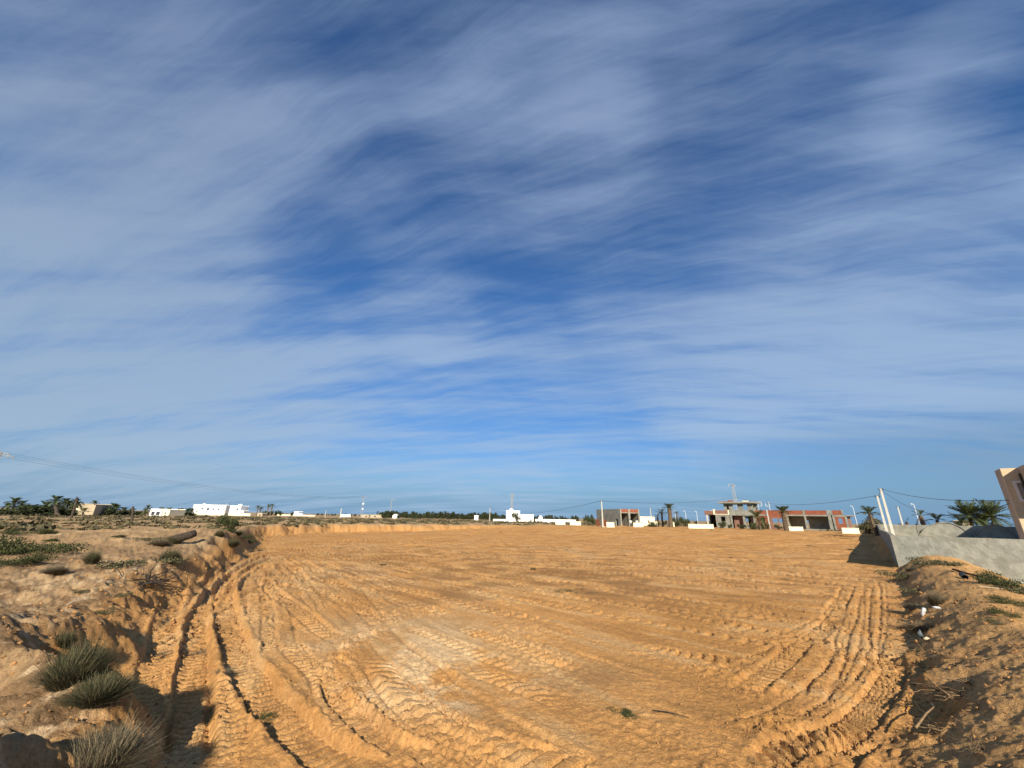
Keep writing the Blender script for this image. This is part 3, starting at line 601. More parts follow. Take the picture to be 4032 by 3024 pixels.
# roots and twigs torn out of the ground
def roots_mesh(name, n, L, mt, seed, r=.008, up=.5):
    g = random.Random(seed); b = MB()
    for i in range(n):
        a = g.uniform(0, 6.28); p = Vector((g.uniform(-.2, .2) * L, g.uniform(-.2, .2) * L, .02)); d = Vector((math.cos(a), math.sin(a), g.uniform(.1, up))); pts = [p]; l = L * g.uniform(.3, 1)
        for k in range(5):
            d = (d + Vector((g.gauss(0, .35), g.gauss(0, .35), g.gauss(-.12, .25)))).normalized(); p = p + d * l / 5; pts.append(Vector((p.x, p.y, max(p.z, .0))))
        b.tube(pts, [r * (1 - .7 * k / 5) * g.uniform(.6, 1.2) for k in range(6)], 4)
    return b.mesh(name, mt)
ROOT = [roots_mesh('stems', 26, .7, M['root'], 1), roots_mesh('stems', 20, .6, M['root'], 2), roots_mesh('stems', 60, .8, M['darkroot'], 3, .012), roots_mesh('stems', 40, .5, M['root'], 4, .005, 1.2)]
for nme, k, a, b, c, lb in [('root_clump', 2, 570, 2300, 230, 'dark tangle of exposed roots hanging from the left bank edge'),
      ('root_clump', 0, 3790, 2740, 300, 'pale dry roots sticking out of the shaded hollow in the right spoil bank'),
      ('root_clump', 1, 3700, 2880, 260, 'loose pale roots at the lower lip of the right shaded hollow'),
      ('root_clump', 0, 3830, 2690, 220, 'arching dry roots along the upper rim of the right shaded hollow'),
      ('root_clump', 3, 3640, 2560, 160, 'thin broken stems below the blue grey plastic'),
      ('root_clump', 3, 3740, 2590, 200, 'bleached stems over a dark pocket in the right spoil bank'),
      ('root_clump', 3, 3640, 2480, 180, 'tangle of dead stems under the white plastic bag'),
      ('root_clump', 3, 3860, 2960, 260, 'fine rootlets on shaded clods at the end of the spoil bank'),
      ('root_clump', 3, 2960, 3000, 160, 'dry straw and rootlets at the meeting of two tread marks')]:
    plant(nme, ROOT[k], a, b, c, 1.0, lb, 'roots')
def stick(pts, r, name, label, mt, cat, lift=.02):
    P = [on_ground(*p) for p in pts]; P = [(x, y, z + lift) for x, y, z in P]; c = P[0]
    return tag(MB().tube([tuple(np.subtract(p, c)) for p in P], r, 6).build(name, mt, None, True, c), label, cat)
stick([(2570, 2806), (2630, 2812), (2670, 2822), (2715, 2838)], [.006, .007, .005, .003], 'twig', 'dark dry twig lying on smooth sand', M['darkroot'], 'twig')
stick([(3620, 2920), (3660, 2860), (3690, 2830), (3640, 2760)], [.012, .01, .008, .004], 'twig', 'long curved root crossing the right shaded hollow', M['root'], 'twig', .12)
stick([(3760, 2820), (3700, 2770), (3670, 2740)], [.014, .011, .007], 'twig', 'straight pale stick leaning in the right shaded hollow', M['root'], 'twig', .2)
stick([(3755, 2248), (3800, 2262), (3860, 2278), (3930, 2300), (3990, 2325)], .035, 'iron_rod', 'long rusty iron rod lying on the outer slope beside the black pipe', M['rust'], 'rod', .05)
# litter
def crumple(name, mt, seed, sx_, sy_, sz_):
    bm = bmesh.new(); bmesh.ops.create_icosphere(bm, subdivisions=3, radius=1); g = random.Random(seed)
    offs = [(Vector((g.gauss(0, 1), g.gauss(0, 1), g.gauss(0, 1))).normalized(), g.uniform(.2, .6)) for _ in range(16)]
    for vv in bm.verts:
        n_ = vv.co.normalized(); k = 1.0
        for d, a in offs: k -= a * max(0, n_.dot(d) - .72) * 1.8
        vv.co = Vector((n_.x * k * sx_, n_.y * k * sy_, n_.z * k * sz_))
    me_ = bpy.data.meshes.new(name); bm.to_mesh(me_); bm.free(); me_.materials.append(mt); return me_
def drop(name, me_, px, py, label, cat, rot=(0, 0, 0), lift=.05, wpx=40):
    x, y, z = on_ground(px, py); q = [v_.co for v_ in me_.vertices]; ext = max(max(c[k] for c in q) - min(c[k] for c in q) for k in range(3)); s = wpx / F * (np.array([x, y, z - CAMZ]) @ fw) / ext
    return tag(link(name, me_, None, (x, y, z + lift * s), rot, (s, s, s)), label, cat)
drop('plastic_bag', crumple('bag', M['litter'], 1, .12, .09, .20), 3640, 2425, 'crumpled white plastic bag stuck on the right spoil bank', 'bag', (.3, .2, .5), .14, wpx=34)
drop('plastic_scrap', crumple('scrap', M['litter'], 2, .16, .10, .05), 3690, 2400, 'flat white plastic scrap just below the dome bush', 'litter', wpx=30)
drop('plastic_bottle', crumple('bottle', M['blue'], 3, .07, .07, .21), 3628, 2515, 'blue grey plastic container standing tilted in the spoil bank', 'container', (.35, -.4, 0), .12, wpx=46)
drop('pale_stone', crumple('stone', M['stone'], 4, .09, .07, .06), 3652, 2527, 'pale cream stone beside the blue grey plastic container', 'stone', wpx=24)
drop('plank', MB().box(-.6, .6, -.09, .09, -.02, .02).mesh('plank', M['litter']), 4005, 2306, 'white board lying among the bushes at the plastered wall', 'board', (0, .05, -.4), .25, wpx=60)
drop('plank', MB().box(-.5, .5, -.07, .07, -.02, .02).mesh('plank', M['stone']), 3905, 2318, 'bleached plank lying on the outer slope below the rusty rod', 'board', (0, .05, -.8), .06, wpx=60)
x, y, z = on_ground(3803, 2282); b = MB(); n = 14
for k in range(n):
    a0, a1 = 2 * math.pi * k / n, 2 * math.pi * (k + 1) / n
    j = len(b.v)
    for rr2, yy in ((.17, 0), (.17, .5), (.15, 0), (.15, .46)):
        for a in (a0, a1): b.v.append((rr2 * math.cos(a), yy, rr2 * math.sin(a)))
    b.f += [(j, j + 1, j + 3, j + 2), (j + 5, j + 4, j + 6, j + 7), (j + 1, j, j + 4, j + 5)]
j = len(b.v); b.v += [(.155 * math.cos(2 * math.pi * k / n), .46, .155 * math.sin(2 * math.pi * k / n)) for k in range(n)]; b.f.append(tuple(range(j, j + n)))
bs_ = 20 / F * (np.array([x, y, z - CAMZ]) @ fw) / .34; bk = b.build('bucket', M['dark'], None, True, (x, y, z + .13 * bs_), (.25, 0, rad(-35))); bk.scale = (bs_,) * 3
tag(bk, 'open black bucket lying on its side near the rusty rod', 'bucket')

# fallen palm log
x, y, z = on_ground(650, 2140)
lg = empty('fallen_log', (x, y, z), rad(62), 'thick fallen palm log raised on the pale bank', 'log', None, 190 / F * (np.array([x, y, z - CAMZ]) @ fw) / 3.6)
mb = MB(); mb.tube([(0, 0, .10), (.4, 0, .2), (.9, 0, .36), (1.4, 0, .52), (1.8, 0, .66)], [.30, .32, .31, .30, .27], 12); mb.build('trunk', M['deadtrunk'], lg, True)
link('dead_blades', TUFT[0], lg, (.3, -.25, .0), (0, .4, 0), (1.3, 1.1, 1.1))
# clods and pebbles: too many to count
def clods():
    bm = bmesh.new(); bmesh.ops.create_icosphere(bm, subdivisions=1, radius=1); bv = np.array([v_.co[:] for v_ in bm.verts]); bf = np.array([[v_.index for v_ in f.verts] for f in bm.faces]); bm.free()
    g = np.random.RandomState(3); P = []
    for pl, wd in CLOD:
        for _ in range(110):
            k = g.randint(0, len(pl)); P.append((*(pl[k] + g.normal(0, wd * .6, 2)), g.uniform(.015, .045)))
    for pl, hw, *_ in TRK[:12]:
        for _ in range(45):
            k = g.randint(0, len(pl)); P.append((*(pl[k] + g.normal(0, hw * 1.2, 2)), g.uniform(.01, .03)))
    for _ in range(2600):
        r_ = 3.5 + 14 * g.rand() ** 1.6; a = g.uniform(-.95, .95); P.append((r_ * math.sin(a), r_ * math.cos(a), g.uniform(.008, .028)))
    for _ in range(1700):                 # spoil ridge and left bank
        k = g.randint(0, 2); pxy = FIELD[g.choice([0, 1, 2, 3, 4] if k else [-4, -5, -6, -7, -8, -9, -10, -11])]
        P.append((*(pxy + g.normal(0, 1.3, 2)), g.uniform(.02, .07)))
    P = np.array(P); P[:, 2] = np.minimum(P[:, 2] * .55, .0024 * np.hypot(P[:, 0], P[:, 1])); zz = hfun(P[:, 0], P[:, 1])[0]; n = len(P)
    V = bv[None] * (1 + .35 * g.normal(size=(n, len(bv), 1)).clip(-1, 1)) * P[:, 2][:, None, None] * g.uniform(.7, 1.3, (n, 1, 3)); V += np.stack([P[:, 0], P[:, 1], zz + P[:, 2] * .25], 1)[:, None]
    Fc = (bf[None] + (np.arange(n) * len(bv))[:, None, None]).reshape(-1, 3)
    me_ = bpy.data.meshes.new('clods'); me_.from_pydata(V.reshape(-1, 3).tolist(), [], Fc.tolist()); me_.materials.append(M['clod']); return me_
tag(link('clods', clods()), 'small clods of orange sand strewn over the graded ground and banks', 'clods', kind='stuff')
# low scrub of the plain behind the cut: reads as one cover
def scrub():
    g = np.random.RandomState(9); V = []; Fc = []; pts = []
    while len(pts) < 2600:
        a = g.uniform(-.98, .75); r_ = 42 + 150 * g.rand() ** 1.5; x_, y_ = r_ * math.sin(a), r_ * math.cos(a)
        pts.append((x_, y_))
    pts = np.array(pts); z_, sd_2, t_, _ = hfun(pts[:, 0], pts[:, 1], False)
    ok = (sd_2 < -1.5) & (per(pts[:, 0] / 14, pts[:, 1] / 5, 56) + g.normal(0, .15, len(pts)) > -.12) & ~((pts[:, 0] > 18) & (pts[:, 1] < 75)); pts = pts[ok]; z_ = z_[ok]
    for (x_, y_), zz in zip(pts, z_):
        s = g.uniform(.35, 1.2) * (1 + .004 * y_); h = s * g.uniform(.18, .42)
        for _ in range(26):
            d = g.normal(size=3); d /= np.linalg.norm(d); c = np.array([x_, y_, zz]) + d * np.array([s, s, h]) * g.rand() ** .5 * .8; c[2] = max(c[2], zz + .02); a = g.normal(size=3); a /= np.linalg.norm(a); b_ = np.cross(a, g.normal(size=3)); b_ /= np.linalg.norm(b_) + 1e-6; l = .16 * s + .05
            j = len(V); V += [tuple(c - a * l), tuple(c - b_ * l * .6), tuple(c + a * l), tuple(c + b_ * l * .6)]; Fc.append((j, j + 1, j + 2, j + 3))
    me_ = bpy.data.meshes.new('scrub'); me_.from_pydata(V, [], Fc); me_.materials.append(M['scrub']); return me_
M['scrub'] = mat('plain_scrub', (.125, .105, .055), var=.5, scale=.3, island=.9)
tag(link('scrub', scrub()), 'low grey green scrub covering the plain behind the cut bank', 'scrub', kind='stuff')

# ------------------------------------------------------------------ right: plastered enclosure and house
GD = np.array([math.sin(rad(131)), math.cos(rad(131))])      # street grid: along the fronts
GN = np.array([math.sin(rad(41)), math.cos(rad(41))])        # and away from them
def rz_of(d): return math.atan2(d[1], d[0])
ew = empty('plastered_wall', (*KW, 0), rz_of(EW - KW), 'tall rough plastered garden wall, one side in full shade', 'wall')
Ls = float(np.linalg.norm(EW - KW))
prof = [(0, 1.80), (6, 1.88), (17, 1.84), (30, 1.80), (34, 1.90), (38, 2.12), (42, 2.32), (46, 2.40), (Ls, 2.42)]
MB().prism([(0, -.9)] + [(Ls, -.9)] + prof[::-1], -.1, .1).build('side_wall', M['plaster2'], ew)
fwl = MB(); fwl.box(0, 14, -.1, .1, -.9, 1.80); o = fwl.build('front_wall', M['plaster'], ew); o.rotation_euler = (0, 0, rz_of(GD) - rz_of(EW - KW)); o.location = (.1, -.103, 0)
# scalloped wall behind, in the house's shadow
B0 = np.array([52.3, 57.6])
def arch(px0, px1, pk, low, n=14):
    out = []
    for i in range(n + 1):
        q = i / n; px = px0 + (px1 - px0) * q; py = low - (low - pk) * math.sin(math.pi * q) ** .8 if False else low - (low - pk) * (1 - (2 * q - 1) ** 2) ** .75; out.append(hit(px, py, B0, B0 + GD))
    return out
sc = empty('scalloped_wall', (*B0, 0), rz_of(GD), 'grey rendered boundary wall with two arched crests', 'wall')
h0 = hit(3458, 2064, B0, B0 + GD); h1 = hit(3606, 2068, B0, B0 + GD)
MB().box(h0[0] - .5, h1[0], -.1, .1, .1, h0[1]).build('wall_panel', M['plaster2'], sc)
MB().box(h1[0] + .003, h1[0] + .09, -.16, .1, .1, h0[1] - .1).build('joint_post', M['concrete'], sc)
a1 = arch(3622, 3812, 2059, 2107); a2 = arch(3832, 3998, 2068, 2122)
for ar in (a1, a2):
    MB().prism([(ar[0][0], .0)] + [(ar[-1][0], .0)] + ar[::-1], -.1, .1).build('arched_panel', M['plaster2'], sc)
    mb = MB()
    for (s0, z0), (s1, z1) in zip(ar[:-1], ar[1:]): mb.prism([(s0, z0 + .003), (s1, z1 + .003), (s1, z1 + .11), (s0, z0 + .11)], -.2, .2)
    mb.build('coping', M['plaster2'], sc)
MB().box(h1[0] + .1, a2[-1][0] + 8, .35, .55, 0, hit(3820, 2071, B0, B0 + GD)[1]).build('rear_panel', M['plaster2'], sc)
# house: left face in shade, front and parapet coloured paler as sunlit, projecting bay
d = ray(3937, 1845); HC = np.array([d[0], d[1]]) / math.hypot(d[0], d[1]) * 39.0
hs = empty('tan_house', (*HC, 0), rz_of(GD), 'tan roughcast house with white framed window behind the plastered wall', 'house')
zt = CAMZ + 39 * d[2] / math.hypot(d[0], d[1])
wx = [hit(p, q, HC, HC + GD) for p, q in ((3990, 1902), (4034, 1900), (3990, 1966))]
s0, s1, zt_, zb_ = wx[0][0], wx[1][0], wx[0][1], wx[2][1]
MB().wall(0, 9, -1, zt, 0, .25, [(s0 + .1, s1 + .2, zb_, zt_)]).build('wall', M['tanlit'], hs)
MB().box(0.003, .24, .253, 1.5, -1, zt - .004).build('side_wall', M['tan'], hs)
MB().box(.24, 8.9, .26, 1.45, zt - .5, zt - .35).build('roof', M['concrete'], hs)
MB().box(8.7, 8.95, .26, 1.45, -1, zt - .1).build('end_wall', M['tan'], hs); MB().box(.25, 8.69, 1.46, 1.6, -1, zt - .1).build('rear_wall', M['tan'], hs); MB().box(2.2, 9, 1.61, 9, -1, zt + .3).build('rear_block', M['tan'], hs)
wf = MB(); f_ = .13; sa, sb = s0 + .1, s1 + .2
wf.box(sa - f_, sb + f_, -.05, .05, zt_, zt_ + f_); wf.box(sa - f_, sb + f_, -.06, .05, zb_ - f_, zb_); wf.box(sa - f_, sa, -.05, .05, zb_, zt_); wf.box(sb, sb + f_, -.05, .05, zb_, zt_)
wn_ = wf.build('window', M['frame'], hs); MB().box(sa, sb, .08, .10, zb_, zt_).build('pane', M['blind'], wn_)
lz = hit(3985, 2018, HC, HC + GD)[1]; MB().box(.0, 9, -.05, -.003, lz, lz + .07).build('string_course', M['tanlit'], hs)
bx0 = hit(4008, 1841, HC, HC + GD)[0]
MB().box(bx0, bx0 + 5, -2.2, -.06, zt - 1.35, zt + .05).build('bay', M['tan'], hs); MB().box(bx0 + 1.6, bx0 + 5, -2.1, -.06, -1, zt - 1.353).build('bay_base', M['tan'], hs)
MB().tube([(bx0 - .06, -.10, zt - .35), (bx0 - .06, -.10, zt - 2.2)], .05, 8).build('drain_pipe', M['dark'], hs)

nb = empty('neighbour_house', (56.6, 38.5, 0), rz_of(GD), 'plain tan block house standing past the tan roughcast house, shading the arched wall', 'house')
MB().box(0, 11, 0, 9, -.5, 7.6).build('wall', M['tan'], nb); MB().box(-.1, 11.1, -.1, 9.1, 7.603, 7.85).build('roof', M['concrete'], nb)
for x_ in (2, 5, 8): win_ = MB().box(x_, x_ + 1.1, -.06, -.003, 4.2, 5.6).build('window', M['frame'], nb); MB().box(x_ + .1, x_ + 1.0, -.07, -.061, 4.3, 5.5).build('pane', M['glass'], win_)
# ------------------------------------------------------------------ unfinished long building
A = np.array([46., 98.]); B = np.array([65., 79.]); zg = 0.75
bl = empty('unfinished_building', (*A, 0), rz_of(B - A), 'long unfinished brick and concrete building with a small upper storey', 'building')
def S(px, py=2035): return float(hit(px, py, A, B)[0])
zT, zB, zU = 4.82, 3.98, 3.70      # parapet top, beam top, beam underside
def part(name, mt, fn): mb = MB(); fn(mb); return mb.build(name, M[mt], bl)
part('roof_slab', 'concrete', lambda m: m.box(S(2776), S(3350), .3, 8, zU + .05, zB - .02))
part('floor_slab', 'concrete', lambda m: m.box(S(2776), S(3338), .05, 8.2, zg - .8, zg + .22))
# porch at the left end
part('porch_parapet', 'pinkbrick', lambda m: m.box(S(2776), S(2811), -.05, .15, zB - .1, 4.72))
part('porch_column', 'polec', lambda m: m.box(S(2781), S(2786), .0, .28, zg, zB - .103))
part('porch_side_wall', 'concrete', lambda m: m.box(S(2777), S(2780), 2.6, 8, zg, zB))
# rooms behind the porch
s = [S(p) for p in (2817, 2873, 2837, 2855)]
part('wall', 'concrete', lambda m: m.wall(s[0], s[1] - .02, zg, zB, 0, .2, [(s[2], s[3], 2.4, 3.45)]))
part('parapet', 'pinkbrick', lambda m: m.box(S(2818), S(2868), .0, .18, zB + .003, 4.80))
part('parapet_post', 'cream', lambda m: m.box(S(2811), S(2817.5), -.04, .26, zB - .05, 5.05)); part('parapet_post', 'cream', lambda m: m.box(S(2868.2), S(2873), -.04, .26, zB + .003, 4.9))
part('cornice', 'cream', lambda m: m.box(S(2811), S(2873), -.10, -.003, zB - .12, zB + .02))
part('inner_wall', 'concrete', lambda m: m.box(s[0] + .0, s[0] + .2, .203, 8, zg, zU))
part('column', 'concrete', lambda m: m.box(S(2875), S(2881), -.05, .3, zg, zB))
part('beam', 'concrete', lambda m: m.box(S(2881) + .003, S(2963), -.06, .25, zU, zB)); part('parapet', 'concrete', lambda m: m.box(S(2876), S(2966), 0, .18, zB + .003, 4.80))
part('infill_wall', 'pinkbrick', lambda m: m.wall(S(2881.3), S(2921), zg, zU - .003, 1.2, 1.4))
part('column', 'concrete', lambda m: m.box(S(2923), S(2931), .2, .55, zg, zU - .003))
part('infill_wall', 'pinkbrick', lambda m: m.box(S(2949), S(2962), 1.0, 1.2, zg, zU - .003))
part('low_wall', 'concrete', lambda m: m.box(S(2932), S(2964), -.02, .15, zg, 1.45))
part('column', 'concrete', lambda m: m.box(S(2964.5), S(2974), -.07, .3, zg, zB))
part('rear_wall', 'concrete', lambda m: m.wall(S(2777), S(2974), zg, zU, 7.6, 7.8, [(S(2890), S(2905), 1.5, 3.2)]))
# brick bay with an open window
s = [S(p) for p in (2974.5, 3022, 2990, 3009)]
part('brick_wall', 'brick', lambda m: m.wall(s[0], s[1], zg, zU - .003, .0, .2, [(s[2], s[3], 1.35, 3.25)]))
part('parapet', 'brick', lambda m: m.box(S(2975), S(3019), .0, .18, zB + .003, 4.82)); part('beam', 'concrete', lambda m: m.box(S(2974.5), S(3022), -.06, .25, zU, zB))
part('column', 'polec', lambda m: m.box(S(3022.3), S(3026.5), -.08, .25, zg, 4.9))
s = [S(p) for p in (3027, 3092, 3039, 3060, 3064, 3083)]
part('brick_wall', 'pinkbrick', lambda m: m.wall(s[0], s[1], zg, 3.5, .0, .2, [(s[2], s[3], 1.5, 3.15), (s[4], s[5], 1.2, 3.15)]))
part('lintel', 'brick', lambda m: m.box(s[0], s[1], -.003, .2, 3.503, zB)); part('parapet', 'brick', lambda m: m.box(S(3027), S(3088), .0, .18, zB + .003, 4.85))
# long porch
part('column', 'plaster2', lambda m: m.box(S(3092.5), S(3102), -.05, .4, zg, zU - .003))
part('porch_side_wall', 'plaster2', lambda m: m.box(S(3092.5), S(3092.5) + .2, .403, 3.2, zg, zU - .003))
part('beam', 'plaster2', lambda m: m.box(S(3092.5), S(3260), -.06, .25, zU, zB))
part('parapet', 'brick', lambda m: m.box(S(3094), S(3163), .0, .18, zB + .003, 4.82)); part('parapet', 'brick', lambda m: m.box(S(3173), S(3257), .0, .18, zB + .003, 4.82))
part('parapet_post', 'concrete', lambda m: m.box(S(3163.3), S(3172.7), -.07, .25, zB + .003, 4.9))
part('column', 'plaster2', lambda m: m.box(S(3166), S(3173), -.09, .22, 1.3, zU - .003))
dk = [S(3160), S(3168), S(3248), S(3257)]
part('rear_wall', 'plaster2', lambda m: m.wall(S(3092.5), S(3272), zg, zU - .003, 3.203, 3.4, [(dk[0], dk[1], 1.0, 2.9), (dk[2], dk[3], 1.0, 2.9)]))
part('plinth', 'plaster2', lambda m: m.box(S(3168), S(3290), -.25, .1, .4, 1.28)); part('base_course', 'brick', lambda m: m.box(S(3165), S(3340), -.33, -.253, .3, .9))
part('column', 'concrete', lambda m: m.box(S(3260.3), S(3272), -.11, .3, zg, 4.88)); part('column', 'concrete', lambda m: m.box(S(3277), S(3285), -.05, .3, zg, zB))
s = [S(p) for p in (3285.3, 3325, 3298, 3313)]
part('brick_wall', 'brick', lambda m: m.wall(s[0], s[1], zg, 3.6, .0, .2, [(s[2], s[3], 2.35, 3.35)])); part('lintel', 'concrete', lambda m: m.box(s[0], s[1], -.04, .22, 3.603, zB))
part('parapet', 'brick', lambda m: m.box(S(3281), S(3316), .0, .18, zB + .003, 4.84)); part('parapet_post', 'concrete', lambda m: m.box(S(3272.5), S(3280.7), .0, .2, zB + .003, 4.75))
part('parapet_post', 'plaster2', lambda m: m.box(S(3316.3), S(3323), -.05, .25, zB + .003, 4.9)); part('column', 'concrete', lambda m: m.box(S(3325.3), S(3333), -.05, .3, zg, zB))
part('eave', 'plaster2', lambda m: m.box(S(3333.3), S(3352), -.1, 5, zU + .05, zB - .03)); part('end_wall', 'pinkbrick', lambda m: m.box(S(3333.3), S(3336), .6, 4.5, zg, zU + .03))
# upper storey, set back
def S2(px, py=1998): return float(hit(px, py, A + GN * 2.4, B + GN * 2.4)[0])
zr = hit(2900, 1976, A + GN * 2.4, B + GN * 2.4)[1]
s = [S2(p) for p in (2847, 2962, 2857, 2867, 2882, 2901, 2922, 2939)]
part('upper_wall', 'concrete', lambda m: m.wall(s[0], s[1], zB, zr - .35, 2.4, 2.6, [(s[2], s[3], zB + .3, zr - .6), (s[4], s[5], zB + .9, zr - .6), (s[6], s[7], zB + .9, zr - .6)]))
part('upper_side_wall', 'concrete', lambda m: m.box(s[0] + .003, s[0] + .2, 2.603, 6.0, zB, zr - .35))
part('upper_rear_wall', 'concrete', lambda m: m.wall(s[0] + .21, s[1], zB, zr - .35, 5.8, 6.0, [(s[4] - 1.2, s[5] + .2, zB + .6, zr - .5), (s[6] - 1.2, s[7] + .3, zB + .6, zr - .5)]))
part('upper_roof', 'plaster2', lambda m: m.box(S2(2830), S2(2973), 1.5, 6.6, zr - .347, zr))
part('brick_pile', 'brick', lambda m: m.box(S2(2868), S2(2886), 2.0, 2.8, zr + .003, zr + .35)); part('brick_pile', 'pinkbrick', lambda m: m.box(S2(2840), S2(2866), 1.8, 2.3, zr + .003, zr + .14)); part('cement_bags', 'cream', lambda m: m.box(S2(2925), S2(2948), 1.9, 2.6, zr + .003, zr + .2))
# rooftop letter-like rails seen over the roof
mb = MB(); q0 = S(2968)
mb.tube([(q0, 5.2, zB), (q0, 5.2, zr + .0)], .05); mb.tube([(q0, 5.2, zr), (q0 + .7, 5.2, zr)], .05); mb.tube([(q0 + .7, 5.2, zr), (q0 + .7, 5.2, zr - .9)], .05); mb.tube([(q0, 5.2, zr - .9), (q0 + .7, 5.2, zr - .9)], .05)
mb.tube([(q0 + 2.2, 5.2, zB), (q0 + 2.2, 5.2, zr)], .05); mb.tube([(q0 + 1.5, 5.2, zr - .9), (q0 + 2.2, 5.2, zr - .9)], .05); mb.tube([(q0 + 1.5, 5.2, zr - .9), (q0 + 1.5, 5.2, zr - .3)], .05)
mb.build('roof_rail', M['frame'], bl)

# ------------------------------------------------------------------ small grey building with open bays
p = atY(2443, 2040, 92); GA = np.array([p[0], p[1]]); fd = np.array([math.sin(rad(75)), math.cos(rad(75))]); fn2 = np.array([math.sin(rad(-15)), math.cos(rad(-15))])
gb = empty('grey_building', (*GA, 0), rz_of(fd), 'small grey rendered building with two open bays under a brick parapet', 'building')
def G(px, py=2040): return float(hit(px, py, GA, GA + fd)[0])
def gz_(py, px=2480): return float(hit(px, py, GA, GA + fd)[1])
zt, zb, zu, z0 = gz_(2005), gz_(2018), gz_(2021), .6
e = [G(2442), G(2447), G(2475), G(2481.5), G(2514), G(2518)]
def gpart(name, mt, fn): mb = MB(); fn(mb); return mb.build(name, M[mt], gb)
def Gs(px, py=2040): return float(hit(px, py, GA, GA + fn2)[1]) if False else float(hit(px, py, GA, GA + fn2)[0])
LD = Gs(2352); dw = (Gs(2435), Gs(2426)); wi = (Gs(2364), Gs(2360)); dep = 5.2
o = gpart('side_wall', 'concrete', lambda m: m.wall(.003, LD, z0, zt, 0, .25, [(dw[0], dw[1], z0 + .3, gz_(2045)), (wi[0], wi[1], gz_(2028), gz_(2020))])); o.rotation_euler = (0, 0, rz_of(fn2) - rz_of(fd)); o.location = (e[0] + .25, 0.2, 0)
for a, b_ in ((0, 1), (2, 3), (4, 5)): gpart('column', 'plaster2', lambda m: m.box(e[a], e[b_], -.08, .25, z0, zt + .02))
for a, b_ in ((1, 2), (3, 4)):
    gpart('beam', 'plaster2', lambda m: m.box(e[a] + .003, e[b_] - .003, -.05, .2, zu, zb)); gpart('parapet', 'brick', lambda m: m.box(e[a] + .003, e[b_] - .003, .0, .18, zb + .003, zt))
gpart('partition', 'concrete', lambda m: m.box(e[2] + .1, e[3] - .1, .253, dep - .01, z0, zu)); gpart('partition', 'concrete', lambda m: m.box(e[4] + .05, e[5] - .05, .253, dep - .01, z0, zu))
dd = [G(2468), G(2474), G(2503), G(2509)]
gpart('rear_wall', 'concrete', lambda m: m.wall(e[0] + .3, e[5], z0, zu, dep, dep + .2, [(e[2] - 1.2, e[2] - .5, z0, 2.7), (e[4] - 1.2, e[4] - .6, z0 + .3, 2.6)])); gpart('roof', 'concrete', lambda m: m.box(e[0] + .3, e[5], .26, LD * .9, zu + .01, zb - .01))
gpart('brick_stack', 'brick', lambda m: m.box(e[1] + .3, e[1] + 1.0, 1.4, 2.0, z0, 1.7)); gpart('floor', 'concrete', lambda m: m.box(e[0] + .3, e[5], .0, dep, .3, z0 + .15))
# low painted wall blocks along the edge of the plot
for px0, px1, py0, py1, Yd, lb in [(2187, 2226, 2053, 2067, 90, 'short cream wall block on the cut edge, second one away from the grey building'), (2244, 2288, 2054, 2066, 90, 'short cream wall block on the cut edge facing dark bushes'), (2389, 2420, 2057, 2080, 80, 'tallest cream wall block, in front of the grey building beside the pole'),
        (2495, 2534, 2059, 2075, 84, 'cream wall block before the right bay of the grey building'), (2712, 2811, 2065, 2080, 82, 'longest cream wall block, at the porch end of the unfinished building'), (3107, 3164, 2075, 2089, 74, 'cream wall block before the long porch of the unfinished building'), (3318, 3386, 2080, 2098, 66, 'cream wall block at the brick end of the unfinished building'), (2573, 2590, 2055, 2068, 92, 'small cream wall block between bush and palms'), (2632, 2656, 2056, 2070, 94, 'cream wall block behind the short thick palm'), (2366, 2389, 2074, 2079, 81, 'ankle high cream kerb wall joined to the tallest block')]:
    a, b_ = atY(px0, py1, Yd), atY(px1, py1, Yd); tp = atY((px0 + px1) / 2, py0, Yd)[2]; L_ = float(np.hypot(*(b_ - a)[:2])); gzv = gz((a[0] + b_[0]) / 2, Yd)
    wb = empty('wall_block', (a[0], a[1], 0), 0, lb, 'wall')
    MB().box(0, L_, 0, .2, min(gzv, a[2]) - .3, tp, top=(.02, L_ - .02, .01, .19)).build('masonry', M['cream'], wb); MB().box(-.02, L_ + .02, -.03, .23, tp + .002, tp + .05).build('coping', M['cream'], wb)
# brick heaps and pallets by the grey building
for px0, px1, py0, Yd, lb in [(2348, 2362, 2044, 88, 'rusty red sheet screen left of the pale pole'), (2373, 2389, 2046, 86, 'rust red gate leaf between pale pole and tallest cream block')]:
    a, b_ = atY(px0, 2070, Yd), atY(px1, 2070, Yd); tp = atY(px0, py0, Yd)[2]; L_ = b_[0] - a[0]; g0 = gz(a[0], Yd)
    t_ = empty('metal_screen', (a[0], Yd, g0), 0, lb, 'screen')
    for k in range(4): MB().box(L_ * k / 4 + .01, L_ * (k + 1) / 4 - .01, .0, .05, 0, (tp - g0) * (1, .92, 1.12, .96)[k]).build('sheet', M['rust'], t_)
    MB().box(0, L_, .06, .1, .4, .5).build('rail', M['dark'], t_)

